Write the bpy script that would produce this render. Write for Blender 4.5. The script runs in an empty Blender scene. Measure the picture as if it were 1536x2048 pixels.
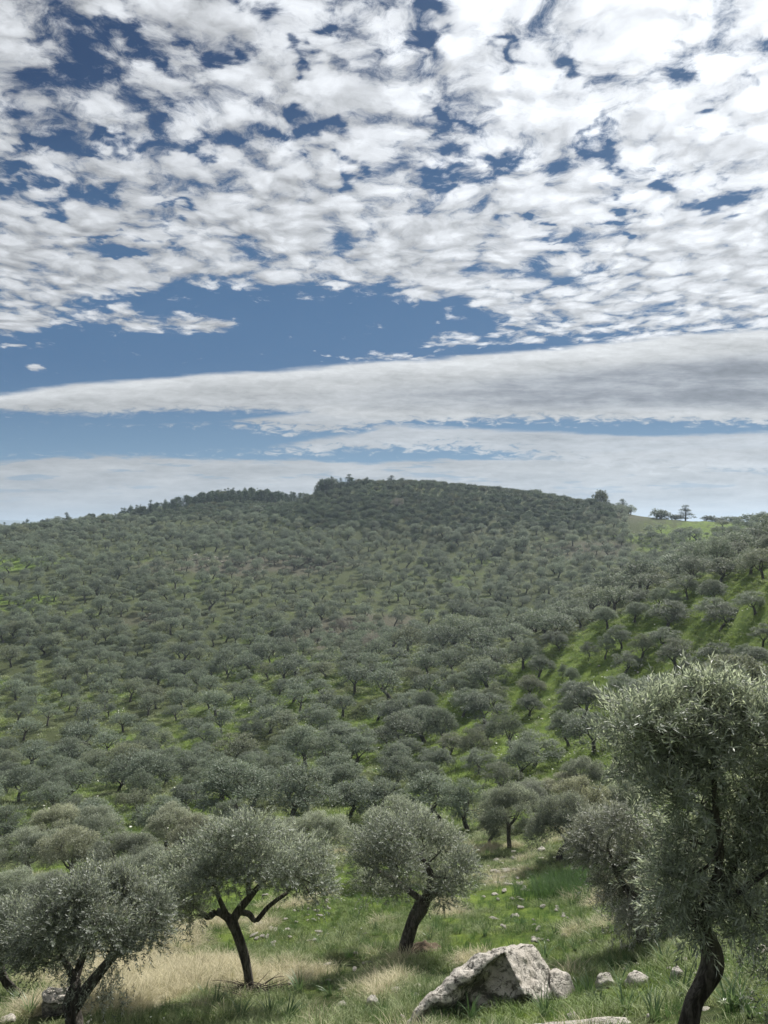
import bpy, bmesh, math, random
import numpy as np
from mathutils import Vector, Matrix, noise as mnoise
C = bpy.context.scene.collection
scene = bpy.context.scene
F, HX, HY = 1547.0, 768.0, 1065.0        # focal length in photo pixels; column of the optical axis; row of the true horizon

# ---------------------------------------------------------------- camera
cd = bpy.data.cameras.new("camera"); cam = bpy.data.objects.new("camera", cd); C.objects.link(cam)
cam.location = (0, 0, 0); cam.rotation_euler = (math.pi/2, 0, 0)
cd.sensor_fit = 'VERTICAL'; cd.sensor_height = 36.0; cd.lens = 36.0*F/2048.0
cd.shift_y = (HY-1024.0)/2048.0
cd.clip_start = 0.05; cd.clip_end = 30000
scene.camera = cam

# ---------------------------------------------------------------- sun and exposure
SUN_EL, SUN_AZ = math.radians(45), math.radians(30)      # azimuth clockwise from +Y (the view direction)
sun_dir = Vector((math.cos(SUN_EL)*math.sin(SUN_AZ), math.cos(SUN_EL)*math.cos(SUN_AZ), math.sin(SUN_EL)))
sl = bpy.data.lights.new("sun", 'SUN'); sl.energy = 5.0; sl.angle = math.radians(0.6); sl.color = (1.0, 0.965, 0.90)
so = bpy.data.objects.new("sun", sl); C.objects.link(so); so.rotation_euler = sun_dir.to_track_quat('Z', 'Y').to_euler()
vs = scene.view_settings; vs.view_transform = 'Standard'; vs.look = 'None'; vs.exposure = 0.45; vs.gamma = 1.0; vs.use_curve_mapping = False
scene.cycles.use_denoising = True
scene.cycles.max_bounces = 6; scene.cycles.diffuse_bounces = 3; scene.cycles.glossy_bounces = 2
scene.cycles.transmission_bounces = 3; scene.cycles.volume_bounces = 0; scene.cycles.transparent_max_bounces = 8
scene.cycles.sample_clamp_indirect = 6.0

# ---------------------------------------------------------------- small node language
class G:
    def __init__(s, nt): s.nt = nt
    def n(s, t, **k):
        o = s.nt.nodes.new(t)
        for a, b in k.items(): setattr(o, a, b)
        return o
    def put(s, sock, v):
        if isinstance(v, bpy.types.NodeSocket): s.nt.links.new(v, sock)
        elif v is not None:
            if hasattr(sock.default_value, '__len__') and not hasattr(v, '__len__'): v = (v,)*len(sock.default_value)
            if hasattr(v, '__len__') and len(sock.default_value) == 4 and len(v) == 3: v = (*v, 1)
            sock.default_value = v
    def m(s, op, a, b=None, c=None, clamp=False):
        o = s.n('ShaderNodeMath', operation=op, use_clamp=clamp)
        for i, v in enumerate((a, b, c)):
            if v is not None: s.put(o.inputs[i], v)
        return o.outputs[0]
    def v(s, op, a, b=None, out=0):
        o = s.n('ShaderNodeVectorMath', operation=op); s.put(o.inputs[0], a)
        if op == 'SCALE': s.put(o.inputs[3], b)
        elif b is not None: s.put(o.inputs[1], b)
        return o.outputs[out]
    def sep(s, a): o = s.n('ShaderNodeSeparateXYZ'); s.put(o.inputs[0], a); return o.outputs
    def xyz(s, x, y, z=0.0):
        o = s.n('ShaderNodeCombineXYZ'); s.put(o.inputs[0], x); s.put(o.inputs[1], y); s.put(o.inputs[2], z); return o.outputs[0]
    def noise(s, vec, scale, det=4, rough=.5, dist=0., col=False, ntype='FBM', dim='2D'):
        o = s.n('ShaderNodeTexNoise', noise_dimensions=dim); o.noise_type = ntype
        s.put(o.inputs['Vector'], vec); o.inputs['Scale'].default_value = scale
        o.inputs['Detail'].default_value = det; o.inputs['Roughness'].default_value = rough; o.inputs['Distortion'].default_value = dist
        return o.outputs['Color' if col else 'Fac']
    def vor(s, vec, scale, feature='F1', smooth=.3, rnd=1., out='Distance', dim='2D'):
        o = s.n('ShaderNodeTexVoronoi', feature=feature, voronoi_dimensions=dim); s.put(o.inputs['Vector'], vec)
        o.inputs['Scale'].default_value = scale; o.inputs['Randomness'].default_value = rnd
        if feature == 'SMOOTH_F1': o.inputs['Smoothness'].default_value = smooth
        return o.outputs[out]
    def ss(s, x, a, b, lo=0., hi=1.):
        o = s.n('ShaderNodeMapRange', interpolation_type='SMOOTHSTEP'); s.put(o.inputs[0], x)
        s.put(o.inputs[1], a); s.put(o.inputs[2], b); s.put(o.inputs[3], lo); s.put(o.inputs[4], hi); return o.outputs[0]
    def mix(s, f, a, b, mode='MIX'):
        o = s.n('ShaderNodeMix', data_type='RGBA', blend_type=mode); s.put(o.inputs[0], f); s.put(o.inputs[6], a); s.put(o.inputs[7], b); return o.outputs[2]
    def curve(s, x, pts):
        o = s.n('ShaderNodeFloatCurve'); cm = o.mapping; cu = cm.curves[0]; pts = sorted(pts)
        while len(cu.points) < len(pts): cu.points.new(.5, .5)
        for q, p in zip(cu.points, pts): q.location = p; q.handle_type = 'AUTO_CLAMPED'
        cm.update(); s.put(o.inputs['Value'], x); return o.outputs[0]

# ---------------------------------------------------------------- sky: Nishita blue behind procedural cloud layers
world = bpy.data.worlds.new("World"); scene.world = world; world.use_nodes = True
wt = world.node_tree; wt.nodes.clear(); g = G(wt)
sky = g.n('ShaderNodeTexSky', sky_type='NISHITA', sun_disc=False)
sky.sun_elevation = SUN_EL; sky.sun_rotation = SUN_AZ; sky.altitude = 200; sky.air_density = 1.0; sky.dust_density = 0.6; sky.ozone_density = 2.0
D = g.n('ShaderNodeTexCoord').outputs['Generated']
x, y, z = g.sep(D)[:3]
zc = g.m('MAXIMUM', z, 0.0); ya = g.m('MAXIMUM', g.m('ABSOLUTE', y), 0.02)
U = g.m('DIVIDE', x, ya); V = g.m('DIVIDE', zc, ya)              # azimuth and elevation tangents
P = g.v('SCALE', g.xyz(x, y), g.m('DIVIDE', 1.0, g.m('ADD', zc, 0.05)))   # point on a flat cloud layer overhead
un = g.m('ADD', U, 0.5, clamp=True)
pu = lambda px: (px-HX)/F+.5
pv = lambda py: (HY-py)/F
edge = lambda pts: g.curve(un, [(pu(a), pv(b)) for a, b in pts])
UV = g.xyz(U, V)
# --- altocumulus field
w1 = g.v('SCALE', g.v('SUBTRACT', g.noise(P, 2.6, 2, .5, col=True), (.5, .5, .5)), .15)
Pw = g.v('ADD', P, w1)
w2 = g.v('SCALE', g.v('SUBTRACT', g.noise(P, 11, 3, .55, col=True), (.5, .5, .5)), .05)
Pq = g.v('ADD', Pw, w2)
def field(Q, Q2, det):
    big = g.noise(Q, 2.6, 2, .5)
    mid = g.noise(Q2, 12.0, det, .70)
    puf = g.m('SUBTRACT', 1.0, g.vor(Q2, 7.0, 'SMOOTH_F1', .25))
    puf2 = g.m('SUBTRACT', 1.0, g.vor(Q2, 17.0, 'SMOOTH_F1', .25))
    t = g.m('MULTIPLY_ADD', big, .46, g.m('MULTIPLY', mid, .74))
    t = g.m('ADD', t, g.m('MULTIPLY', puf, .34))
    return g.m('ADD', t, g.m('MULTIPLY', puf2, .17)), puf, puf2
d0, puf, puf2 = field(Pw, Pq, 9)
off = (math.sin(SUN_AZ)*.035, -.05, 0)
d1 = field(g.v('ADD', Pw, off), g.v('ADD', Pq, off), 4)[0]
gaps = [(250,60,45,60),(325,125,24,18),(445,110,28,22),(525,20,38,22),(648,80,16,20),(20,210,34,36),(215,285,62,18),(400,300,50,20),
 (575,272,62,24),(640,235,30,24),(60,330,56,18),(130,380,52,20),(20,388,30,14),(230,482,80,10),(345,412,42,15),(860,85,34,22),(862,6,32,14),
 (1010,90,42,12),(1145,140,24,16),(1388,170,36,28),(1525,178,22,16),(1190,265,18,66),(1235,320,36,22),(1415,258,56,14),(1340,370,28,34),
 (1445,402,66,20),(878,345,46,18),(1005,308,40,14),(1045,446,34,14),(905,252,36,12),(705,345,22,20),(1110,478,20,12),(590,110,18,10),(1250,430,40,12)]
gsum = None
gw = g.v('SCALE', g.v('SUBTRACT', g.noise(P, 7.0, 3, .6, col=True), (.5, .5, .5)), .12)
UVg = g.v('ADD', UV, g.v('MULTIPLY', gw, (1, 1, 0)))
for a, b, ra, rb in gaps:
    q = g.v('MULTIPLY', g.v('SUBTRACT', UVg, ((a-HX)/F, pv(b), 0)), (F/ra/1.2, F/rb/1.2, 0))
    e = g.m('EXPONENT', g.m('MULTIPLY', g.v('DOT_PRODUCT', q, q, 1), -1.0))
    gsum = e if gsum is None else g.m('ADD', gsum, e)
low = edge([(0,628),(90,640),(200,606),(300,596),(450,572),(550,588),(620,600),(768,592),(850,612),(930,610),(1000,665),(1100,700),(1300,690),(1536,670)])
below = g.ss(g.m('SUBTRACT', low, V), -.03, .03)          # 1 under the field's lower rim
rip = g.m('MULTIPLY', g.ss(V, pv(560), pv(620)), g.ss(U, .10, .18))   # thin broken ripples low on the right
faint = None
for a, b, ra, rb, k in [(290,645,160,26,.43),(20,650,80,30,.46),(70,735,28,10,.36),(430,652,60,16,.38),(60,690,50,16,.32),(930,680,130,24,.40),(780,715,120,12,.30),(740,652,30,8,.26),(240,700,60,14,.16)]:
    q = g.v('MULTIPLY', g.v('SUBTRACT', UV, ((a-HX)/F, pv(b), 0)), (F/ra, F/rb, 0))
    e = g.m('MULTIPLY', g.m('EXPONENT', g.m('MULTIPLY', g.v('DOT_PRODUCT', q, q, 1), -1.0)), k)
    faint = e if faint is None else g.m('ADD', faint, e)
T = g.m('MULTIPLY_ADD', gsum, .24, .80)
T = g.m('MULTIPLY_ADD', below, .46, T)
T = g.m('SUBTRACT', T, faint)
T = g.m('MULTIPLY_ADD', rip, .04, T)
T = g.m('SUBTRACT', T, g.m('MULTIPLY', g.ss(g.m('ADD', U, g.m('MULTIPLY', V, .8)), .45, .85), .12))
T = g.m('SUBTRACT', T, g.m('MULTIPLY', g.m('MULTIPLY', g.ss(V, pv(590), pv(545)), g.ss(V, pv(400), pv(470))), .06))
exc = g.m('SUBTRACT', d0, T)
A1 = g.ss(exc, -.12, .20)
A1 = g.m('SUBTRACT', 1.0, g.m('POWER', g.m('SUBTRACT', 1.0, A1), 1.6))
relief = g.ss(g.m('SUBTRACT', d0, d1), -.16, .16)
thick = g.ss(exc, .05, .42)
fine = g.noise(Pq, 26, 5, .6)
br = g.m('MULTIPLY_ADD', relief, .16, .44)
br = g.m('ADD', br, g.m('MULTIPLY', g.ss(puf, .45, .85), .26))
br = g.m('ADD', br, g.m('MULTIPLY', g.ss(puf2, .45, .85), .12))
br = g.m('ADD', br, g.m('MULTIPLY', g.ss(fine, .3, .7), .12))
br = g.m('SUBTRACT', br, g.m('MULTIPLY', thick, .05))
# the veil of light round the sun, seen through thin cloud
sd = g.m('MAXIMUM', g.v('DOT_PRODUCT', D, tuple(sun_dir), 1), 0.0)
halo = g.m('POWER', sd, 14.0)
wide = g.m('POWER', sd, 4.0)
br = g.m('ADD', br, g.m('MULTIPLY', halo, .60))
br = g.m('MULTIPLY', br, g.m('MULTIPLY_ADD', wide, .36, .70))
c1 = g.v('MULTIPLY', g.xyz(br, br, br), (.965, 1.0, 1.05))
# --- blue
hs = g.mix(1.0, sky.outputs[0], (.056, .074, .082, 1), 'MULTIPLY')
pale = g.ss(V, .40, .05)
blue = g.mix(g.m('MULTIPLY', g.ss(V, .62, .24), .75), g.v('MULTIPLY', hs, (.11, .22, .34)), (.070, .174, .345, 1))
blue = g.mix(g.m('MULTIPLY', g.ss(V, .23, .03), .85), blue, (.165, .31, .455, 1))
blue = g.v('ADD', blue, g.v('SCALE', (.45, .45, .45), g.m('MULTIPLY', halo, .12)))
col = g.mix(A1, blue, c1)
# --- long smooth band and the streaky layers under it
str1 = g.noise(g.v('MULTIPLY', UV, (5, 34, 1)), 1.6, 6, .62)
str2 = g.noise(g.v('MULTIPLY', UV, (26, 90, 1)), 1.7, 6, .66, .4)
s1 = g.m('SUBTRACT', str1, .5); s2 = g.m('SUBTRACT', str2, .5)
def band(top, bot, wt_, wb, soft=.004):
    vt = g.m('MULTIPLY_ADD', s1, wt_, V); vb = g.m('ADD', g.m('MULTIPLY_ADD', s2, wb, V), g.m('MULTIPLY', s1, wb*.5))
    a = g.ss(g.m('SUBTRACT', edge(top), vt), -soft, soft)
    if bot is None: return a
    return g.m('MULTIPLY', a, g.ss(g.m('SUBTRACT', vb, edge(bot)), -soft*1.2, soft*1.6))
def gauss(a, b, ra, rb):
    q = g.v('MULTIPLY', g.v('SUBTRACT', UV, ((a-HX)/F, pv(b), 0)), (F/ra, F/rb, 0))
    return g.m('EXPONENT', g.m('MULTIPLY', g.v('DOT_PRODUCT', q, q, 1), -1.0))
top1 = [(0,788),(200,765),(400,750),(600,739),(768,723),(900,718),(1050,702),(1200,688),(1350,674),(1536,660)]
A4 = band([(0,921),(300,915),(500,920),(650,919),(768,925),(1000,915),(1200,905),(1536,898)], None, .03, 0, .0035)
A3 = band([(0,910),(520,902),(620,884),(700,872),(800,850),(1000,860),(1150,868),(1300,873),(1536,866)],
          [(0,902),(520,898),(620,902),(760,897),(900,892),(1000,905),(1200,925),(1536,940)], .02, .05)
A2 = band([(0,850),(440,848),(520,838),(620,822),(768,800),(1536,740)],
          [(0,840),(440,846),(520,856),(640,866),(768,850),(900,840),(1100,836),(1300,840),(1536,845)], .015, .045)
A1b = band(top1, [(0,822),(150,829),(400,821),(560,823),(768,838),(1000,838),(1536,842)], .014, .022)
hole = g.ss(g.noise(g.v('MULTIPLY', UV, (7, 60, 1)), 1.3, 4, .6), .56, .66)
A4 = g.m('MULTIPLY', A4, g.m('SUBTRACT', 1.0, g.m('MULTIPLY', g.m('MULTIPLY', hole, g.ss(V, .02, .07)), .5)))
A4 = g.m('MULTIPLY', A4, .93)
def tone(base, k1, k2):
    b = g.m('ADD', g.m('MULTIPLY_ADD', s1, k1, base), g.m('MULTIPLY', s2, k2))
    return g.m('MULTIPLY', b, g.m('MULTIPLY_ADD', wide, .40, .80))
b4 = tone(.56, .60, .22); c4 = g.v('MULTIPLY', g.xyz(b4, b4, b4), (.98, .995, 1.0))
b3 = tone(.60, .55, .25); c3 = g.v('MULTIPLY', g.xyz(b3, b3, b3), (.96, .995, 1.03))
b1 = tone(.60, .50, .34)
dtop = g.m('SUBTRACT', edge(top1), V)
rim = g.m('MULTIPLY', g.ss(dtop, .022, .004), .20)
core = g.m('MULTIPLY', g.ss(dtop, .022, .045), g.ss(V, pv(832), pv(800)))
core = g.m('MULTIPLY', core, g.m('MULTIPLY_ADD', g.ss(U, -.1, .30), .38, .10))
core = g.m('MULTIPLY', core, g.m('MULTIPLY_ADD', g.ss(str1, .35, .62), -.35, 1.0))
b1 = g.m('MULTIPLY', g.m('ADD', b1, rim), g.m('SUBTRACT', 1.0, core))
c1b = g.mix(core, g.v('MULTIPLY', g.xyz(b1, b1, b1), (.97, .995, 1.01)), g.v('MULTIPLY', g.xyz(b1, b1, b1), (.86, .98, 1.22)))
col = g.mix(A4, col, c4); col = g.mix(g.m('MULTIPLY', A3, .92), col, c3)
col = g.mix(g.m('MULTIPLY', A2, .95), col, c3); col = g.mix(A1b, col, c1b)
hz = g.ss(V, .05, 0.0); col = g.mix(g.m('MULTIPLY', hz, .6), col, (.40, .46, .52, 1))
SKY_GAIN = 0.72
bg = g.n('ShaderNodeBackground'); g.put(bg.inputs[0], col); bg.inputs[1].default_value = SKY_GAIN
g.nt.links.new(bg.outputs[0], g.n('ShaderNodeOutputWorld').inputs[0])
world.cycles.sampling_method = 'MANUAL'; world.cycles.sample_map_resolution = 512

# ================================================================ helpers
RNG = np.random.default_rng(7)
def vnoise(x, y, seed=0):
    xi = np.floor(x).astype(np.int64); yi = np.floor(y).astype(np.int64); xf = x-xi; yf = y-yi
    def h(a, b):
        n = (a*374761393 + b*668265263 + seed*974711) & 0xffffffff
        n = ((n ^ (n >> 13))*1274126177) & 0xffffffff
        return ((n ^ (n >> 16)) & 0xffffff)/float(0xffffff)
    u = xf*xf*(3-2*xf); v = yf*yf*(3-2*yf)
    return (h(xi, yi)*(1-u)+h(xi+1, yi)*u)*(1-v)+(h(xi, yi+1)*(1-u)+h(xi+1, yi+1)*u)*v
def fbm(x, y, o=4, seed=0, gain=.5):
    x = np.asarray(x, float); y = np.asarray(y, float); t = 0; a = 1; s = 0
    for k in range(o):
        t = t+a*(vnoise(x*2**k+17.3*k, y*2**k-9.1*k, seed+k)-.5); s += a; a *= gain
    return t/s
def sstep(a, b, x): t = np.clip((x-a)/(b-a), 0, 1); return t*t*(3-2*t)

def mesh_np(name, verts, quads=None, tris=None, mats=(), smooth=True, matidx=None):
    me = bpy.data.meshes.new(name); verts = np.asarray(verts, np.float32)
    nq = 0 if quads is None else len(quads); nt_ = 0 if tris is None else len(tris)
    idx = np.concatenate([np.asarray(quads, np.int32).ravel() if nq else np.zeros(0, np.int32), np.asarray(tris, np.int32).ravel() if nt_ else np.zeros(0, np.int32)])
    tot = np.concatenate([np.full(nq, 4, np.int32), np.full(nt_, 3, np.int32)])
    st = np.concatenate([[0], np.cumsum(tot)[:-1]]).astype(np.int32)
    me.vertices.add(len(verts)); me.vertices.foreach_set('co', verts.ravel())
    me.loops.add(len(idx)); me.loops.foreach_set('vertex_index', idx)
    me.polygons.add(len(tot)); me.polygons.foreach_set('loop_start', st); me.polygons.foreach_set('loop_total', tot)
    for m_ in mats: me.materials.append(m_)
    me.polygons.foreach_set('use_smooth', np.full(len(tot), smooth, bool))
    if matidx is not None: me.polygons.foreach_set('material_index', np.asarray(matidx, np.int32))
    me.update(calc_edges=True); return me
def link(name, me, parent=None, loc=None):
    o = bpy.data.objects.new(name, me); C.objects.link(o)
    if parent is not None: o.parent = parent
    if loc is not None: o.location = loc
    return o
def tag(o, label=None, cat=None, group=None, kind=None):
    if label: o['label'] = label
    if cat: o['category'] = cat
    if group: o['group'] = group
    if kind: o['kind'] = kind
    return o
class Geo:                                   # collects vertices, quads, triangles
    def __init__(s): s.v = []; s.q = []; s.t = []; s.qm = []; s.tm = []; s.nv = 0
    def add(s, v, q=None, t=None, m=0):
        v = np.asarray(v, float).reshape(-1, 3)
        if q is not None and len(q): s.q.append(np.asarray(q)+s.nv); s.qm.append(np.full(len(q), m))
        if t is not None and len(t): s.t.append(np.asarray(t)+s.nv); s.tm.append(np.full(len(t), m))
        s.v.append(v); s.nv += len(v)
    def mesh(s, name, mats, smooth=True):
        q = np.concatenate(s.q) if s.q else None; t = np.concatenate(s.t) if s.t else None
        return mesh_np(name, np.concatenate(s.v), q, t, mats, smooth, np.concatenate(s.qm+s.tm))

def material(name, rough=.9, spec=.3):
    m_ = bpy.data.materials.new(name); m_.use_nodes = True; q = G(m_.node_tree)
    b = m_.node_tree.nodes['Principled BSDF']; b.inputs['Roughness'].default_value = rough
    b.inputs['Specular IOR Level'].default_value = spec
    return m_, q, b

# ================================================================ terrain: a thin-plate surface through surveyed points (photo column, photo row, distance)
def wp(px, py, Y): return ((px-HX)/F*Y, Y, (HY-py)/F*Y)
SURVEY = [(1375,2085,7.5),(1150,2050,10.5),(768,2052,12.5),(140,2062,14),(500,1987,16),(815,1907,19.5),(980,1995,13.5),(1400,1960,12.2),(1536,1900,12.5),
 (1100,1830,21),(1100,1720,32),(1010,1690,38),(720,1745,30),(645,1732,33),(0,2000,16),(0,1850,24),(350,1855,23),(1300,1830,20),(1536,1750,19),(1250,1740,29),
 (0,1700,42),(300,1700,40),(0,1620,62),(200,1590,68),(450,1570,62),(785,1580,58),(1025,1515,62),(1165,1440,68),(1375,1375,66),(1450,1345,60),(1536,1400,45),(1536,1550,30),(1400,1500,42),
 (700,1515,76),(888,1495,74),(785,1462,88),(995,1425,80),(1178,1315,82),(1335,1298,76),(1443,1258,70),(1510,1225,64),(1525,1155,66),(1536,1280,56),
 (1250,1200,100),(1400,1140,104),(1480,1110,100),(1000,1290,112),(860,1300,120),(760,1305,128),(700,1400,102),(500,1480,92),(300,1540,86),(100,1560,86),
 (60,1500,98),(100,1400,125),(100,1300,150),(100,1200,190),(100,1130,235),(100,1080,285),(50,1060,305),(300,1400,122),(300,1250,170),(500,1300,150),(500,1180,205),
 (400,1100,262),(1100,1160,205),(900,1210,185),(750,1250,165),(1300,1115,225),(1440,1075,235),(1536,1062,225),(1400,1046,262),(1536,1052,240),(750,1100,252),(1400,1180,150),(1250,1250,148),(1120,1285,150),(1000,1292,155),(1480,1130,150),
 (750,1000,308),(660,982,333),(700,976,333),(750,971,332),(850,972,330),(1000,986,318),(1200,1012,300),(1300,1038,285),(612,1008,337),(560,1010,352),(480,996,366),(300,1033,350),(150,1050,330),(0,1066,318),(1300,1066,335),(1450,1068,335),(1536,1070,320),(1400,1060,300),(1500,1058,285),(1200,1030,330),(-300,1090,300),(-300,1300,150),(-200,1600,60),(-150,2000,16)]
pts = [wp(*s_) for s_ in SURVEY] + [(0,0,-1.7),(0,-8,1.5),(-8,0,-2.6),(9,0,.2),(6,-8,4),(-8,-8,1),(14,7,-.2),(30,25,1.5),(60,60,6),(110,110,12),(140,200,8),(-9,6,-6.3),(2,3,-2.9),(0,6,-4.6),(5,5,-3.0)]
pts += [(a_, 430+abs(a_)*.1, -14.0) for a_ in (-300,-150,0,150,300)] + [(200,300,0),(260,60,20),(-260,100,-34),(-300,260,-10),(-60,30,-19),(-90,0,-12),(60,0,14),(0,-60,22),(-100,-60,8),(100,-60,36)]
pts = np.array(pts); PS = 40.0
def tps_phi(r2): return np.where(r2 > 1e-12, .5*r2*np.log(np.maximum(r2, 1e-12)), 0)
def tps_fit(p):
    xy = p[:, :2]/PS; n_ = len(p); K = tps_phi(((xy[:, None]-xy[None])**2).sum(-1)); K += np.eye(n_)*.02
    Q = np.c_[np.ones(n_), xy]; A = np.zeros((n_+3, n_+3)); A[:n_, :n_] = K; A[:n_, n_:] = Q; A[n_:, :n_] = Q.T
    return np.linalg.solve(A, np.r_[p[:, 2], 0, 0, 0])
TW = tps_fit(pts)
def ground_z(x, y):
    x = np.asarray(x, float); y = np.asarray(y, float); sh = x.shape; xf = x.ravel(); yf = y.ravel(); out = np.empty(len(xf))
    xc = np.clip(xf, -420, 420); yc = np.clip(yf, -90, 520)
    for a in range(0, len(xf), 20000):
        X = np.c_[xc[a:a+20000], yc[a:a+20000]]/PS
        out[a:a+20000] = tps_phi(((X[:, None]-pts[None, :, :2]/PS)**2).sum(-1))@TW[:-3] + TW[-3]+X@TW[-2:]
    d_ = np.hypot(xf, yf)
    far = sstep(400, 640, np.maximum(yf, np.abs(xf)*1.1)); out = np.maximum(out, -70)*(1-far)+(-95)*far
    out += fbm(xf/9, yf/9, 4, 3)*1.3*sstep(25, 90, d_)*(1-far) + fbm(xf/1.6, yf/1.6, 4, 5)*.34*sstep(3, 12, d_) + fbm(xf/40, yf/40, 2, 9)*2*sstep(110, 200, d_)*(1-far)
    return out.reshape(sh)
def gz(x, y): return float(ground_z(np.array([x]), np.array([y]))[0])
_ts = 3*np.exp(np.linspace(0, math.log(480/3), 900))
def place(px, py, tmin=4.):
    """where the sight line through a photo point first meets the terrain"""
    ts = _ts[_ts > tmin]; a = (px-HX)/F; b = (HY-py)/F
    h_ = ground_z(a*ts, ts)-b*ts; k = np.argmax(h_ > 0)
    if h_[k] <= 0: return None
    t0, t1 = (ts[k-1], ts[k]) if k else (ts[0], ts[0]); f0 = h_[k-1] if k else 0
    t = t0+(t1-t0)*(-f0)/(h_[k]-f0+1e-9) if k else t0
    return np.array([a*t, t, gz(a*t, t)])
def proj(p): p = np.asarray(p, float); return HX+F*p[..., 0]/p[..., 1], HY-F*p[..., 2]/p[..., 1]

# terrain mesh: rings round the viewpoint
NR, NA = 430, 900
rad = np.concatenate([[.4], .9*np.exp(np.linspace(0, math.log(11000/.9), NR-1))])
aa = np.linspace(-1, 1, NA+1)[:-1]; ang = math.pi*(.26*aa+.74*aa**3)      # finer steps ahead
R_, A_ = np.meshgrid(rad, ang, indexing='ij'); GX = R_*np.sin(A_); GY = R_*np.cos(A_); GZ = ground_z(GX, GY)
gv = np.stack([GX, GY, GZ], -1).reshape(-1, 3); gv = np.vstack([gv, [[0, 0, gz(0, 0)]]])
i_ = np.arange(NR-1)[:, None]*NA; j_ = np.arange(NA)[None]; j2 = (j_+1) % NA
gq = np.stack([i_+j_, i_+NA+j_, i_+NA+j2, i_+j2], -1).reshape(-1, 4)[:, ::-1]
gt = np.stack([np.full(NA, NR*NA), np.arange(NA), (np.arange(NA)+1) % NA], -1)[:, ::-1]

# kinds of ground cover: R lush green, G dry straw, B bare brown soil
SP = []                                       # patches: photo point, half-size in metres across/along, channel, amount
for px, py, ra, rb, ch, k in [(1150,1770,2.6,3.5,0,.5),(1130,2015,1.6,1.,0,1),(950,1900,2,1.5,0,.25),(1180,1860,2.2,1.2,1,.3),(1050,1760,2.5,1.5,1,.35),(265,1945,2.0,1.5,1,.7),(400,1950,1.4,.9,1,.6),(200,2010,1.2,1.,1,.6),(860,1985,1.0,.8,1,.35),
 (600,1960,2.,1.2,1,.3),(700,1925,1.5,1.2,1,.25),(620,1780,3,3,0,.7),(1090,1480,7,7,0,1.2),(1010,1460,7,8,0,1.1),(870,1480,7,7,0,1.),(1210,1300,9,9,0,1.2),(1400,1250,8,8,0,1.1),(1500,1200,9,9,0,1.4),(1050,1560,6,6,0,.9),
 (700,1500,7,7,0,.9),(1250,1330,8,8,0,1.),(540,1330,10,8,0,1.1),(20,1130,16,14,0,1.2),(20,1200,14,12,0,.8),(960,1380,7,7,0,.8),(490,1420,10,8,0,.7),(260,1520,9,7,0,.8),(60,1640,8,6,0,1.),(200,1570,8,6,0,.8),
 (700,1270,12,10,2,1.3),(770,1250,10,10,2,1.2),(620,1270,12,10,2,.8),(440,1130,26,14,2,.9),(600,1130,24,14,2,.6),(300,1240,12,10,2,.7),(1180,1100,24,12,2,.7),(1240,1030,20,12,2,.6),(900,1070,40,20,2,.4),(1400,1060,24,14,0,.9),(1500,1062,24,14,0,1.1),
 (260,1350,10,8,2,.5),(420,1440,8,7,2,.6),(600,1220,15,10,2,.5),(1420,1410,5,5,0,1.),(1300,1480,6,6,0,.6)]:
    q_ = place(px, py)
    if q_ is not None: SP.append((q_[0], q_[1], ra, rb, ch, k))
def cover(x, y):
    c = np.zeros(x.shape+(3,)); w = fbm(x/3.1, y/3.1, 4, 21)
    d_ = np.hypot(x, y)
    wx = x+fbm(x/6, y/6, 3, 31)*np.minimum(.22*d_**.8, 9); wy = y+fbm(x/6, y/6, 3, 37)*np.minimum(.3*d_**.8, 12)
    for a, b, ra, rb, ch, k in SP: c[..., ch] += k*np.exp(-(((wx-a)/ra)**2+((wy-b)/rb)**2))
    c[..., 0] += .38+w*1.1*sstep(6, 30, d_)+fbm(x/25, y/25, 3, 41)*.7
    c[..., 0] *= 1-.3*sstep(130, 190, y)  # lush green channel weakened across the far hillside
    c[..., 1] += np.maximum(0, .0+fbm(x/2.2, y/2.2, 3, 51)*1.3)*(1-sstep(35, 60, d_))
    c[..., 2] += np.maximum(0, fbm(x/14, y/14, 4, 61)*1.3-.2)*sstep(60, 160, d_)
    c[..., 2] += .25*sstep(230, 300, y)*(1-sstep(60, 120, x))
    return np.clip(c, 0, 1)
cv = cover(gv[:, 0], gv[:, 1])

mg, q, b = material("ground_cover", .95, .1)
at = q.n('ShaderNodeAttribute', attribute_name='cover'); cr, cg, cb = q.sep(at.outputs['Vector'])[:3]
tc = q.n('ShaderNodeTexCoord').outputs['Object']
n1 = q.noise(tc, .9, 8, .65, dim='3D'); n2 = q.noise(tc, 7, 6, .7, dim='3D'); n3 = q.noise(tc, 40, 4, .7, dim='3D')
base = q.mix(q.ss(n2, .35, .65), (.046, .066, .024, 1), (.088, .096, .046, 1))
lush = q.mix(q.ss(n1, .35, .65), (.080, .130, .024, 1), (.155, .215, .042, 1))
cc = q.mix(q.ss(q.m('ADD', cr, q.m('MULTIPLY', q.m('SUBTRACT', n1, .5), .9)), .35, .8), base, lush)
cc = q.mix(q.ss(q.m('ADD', cg, q.m('MULTIPLY', q.m('SUBTRACT', n2, .5), .8)), .35, .8), cc, q.mix(n3, (.22, .20, .13, 1), (.38, .35, .25, 1)))
cc = q.mix(q.ss(q.m('ADD', cb, q.m('MULTIPLY', q.m('SUBTRACT', n2, .5), 1.2)), .3, .75), cc, q.mix(q.ss(n3, .4, .7), (.075, .075, .050, 1), (.14, .13, .10, 1)))
st = q.m('MULTIPLY', q.ss(q.vor(tc, 1.6, rnd=1., dim='3D'), .13, .09), q.ss(n1, .53, .60))
cc = q.mix(q.m('MULTIPLY', st, .7), cc, (.34, .32, .28, 1))
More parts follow.
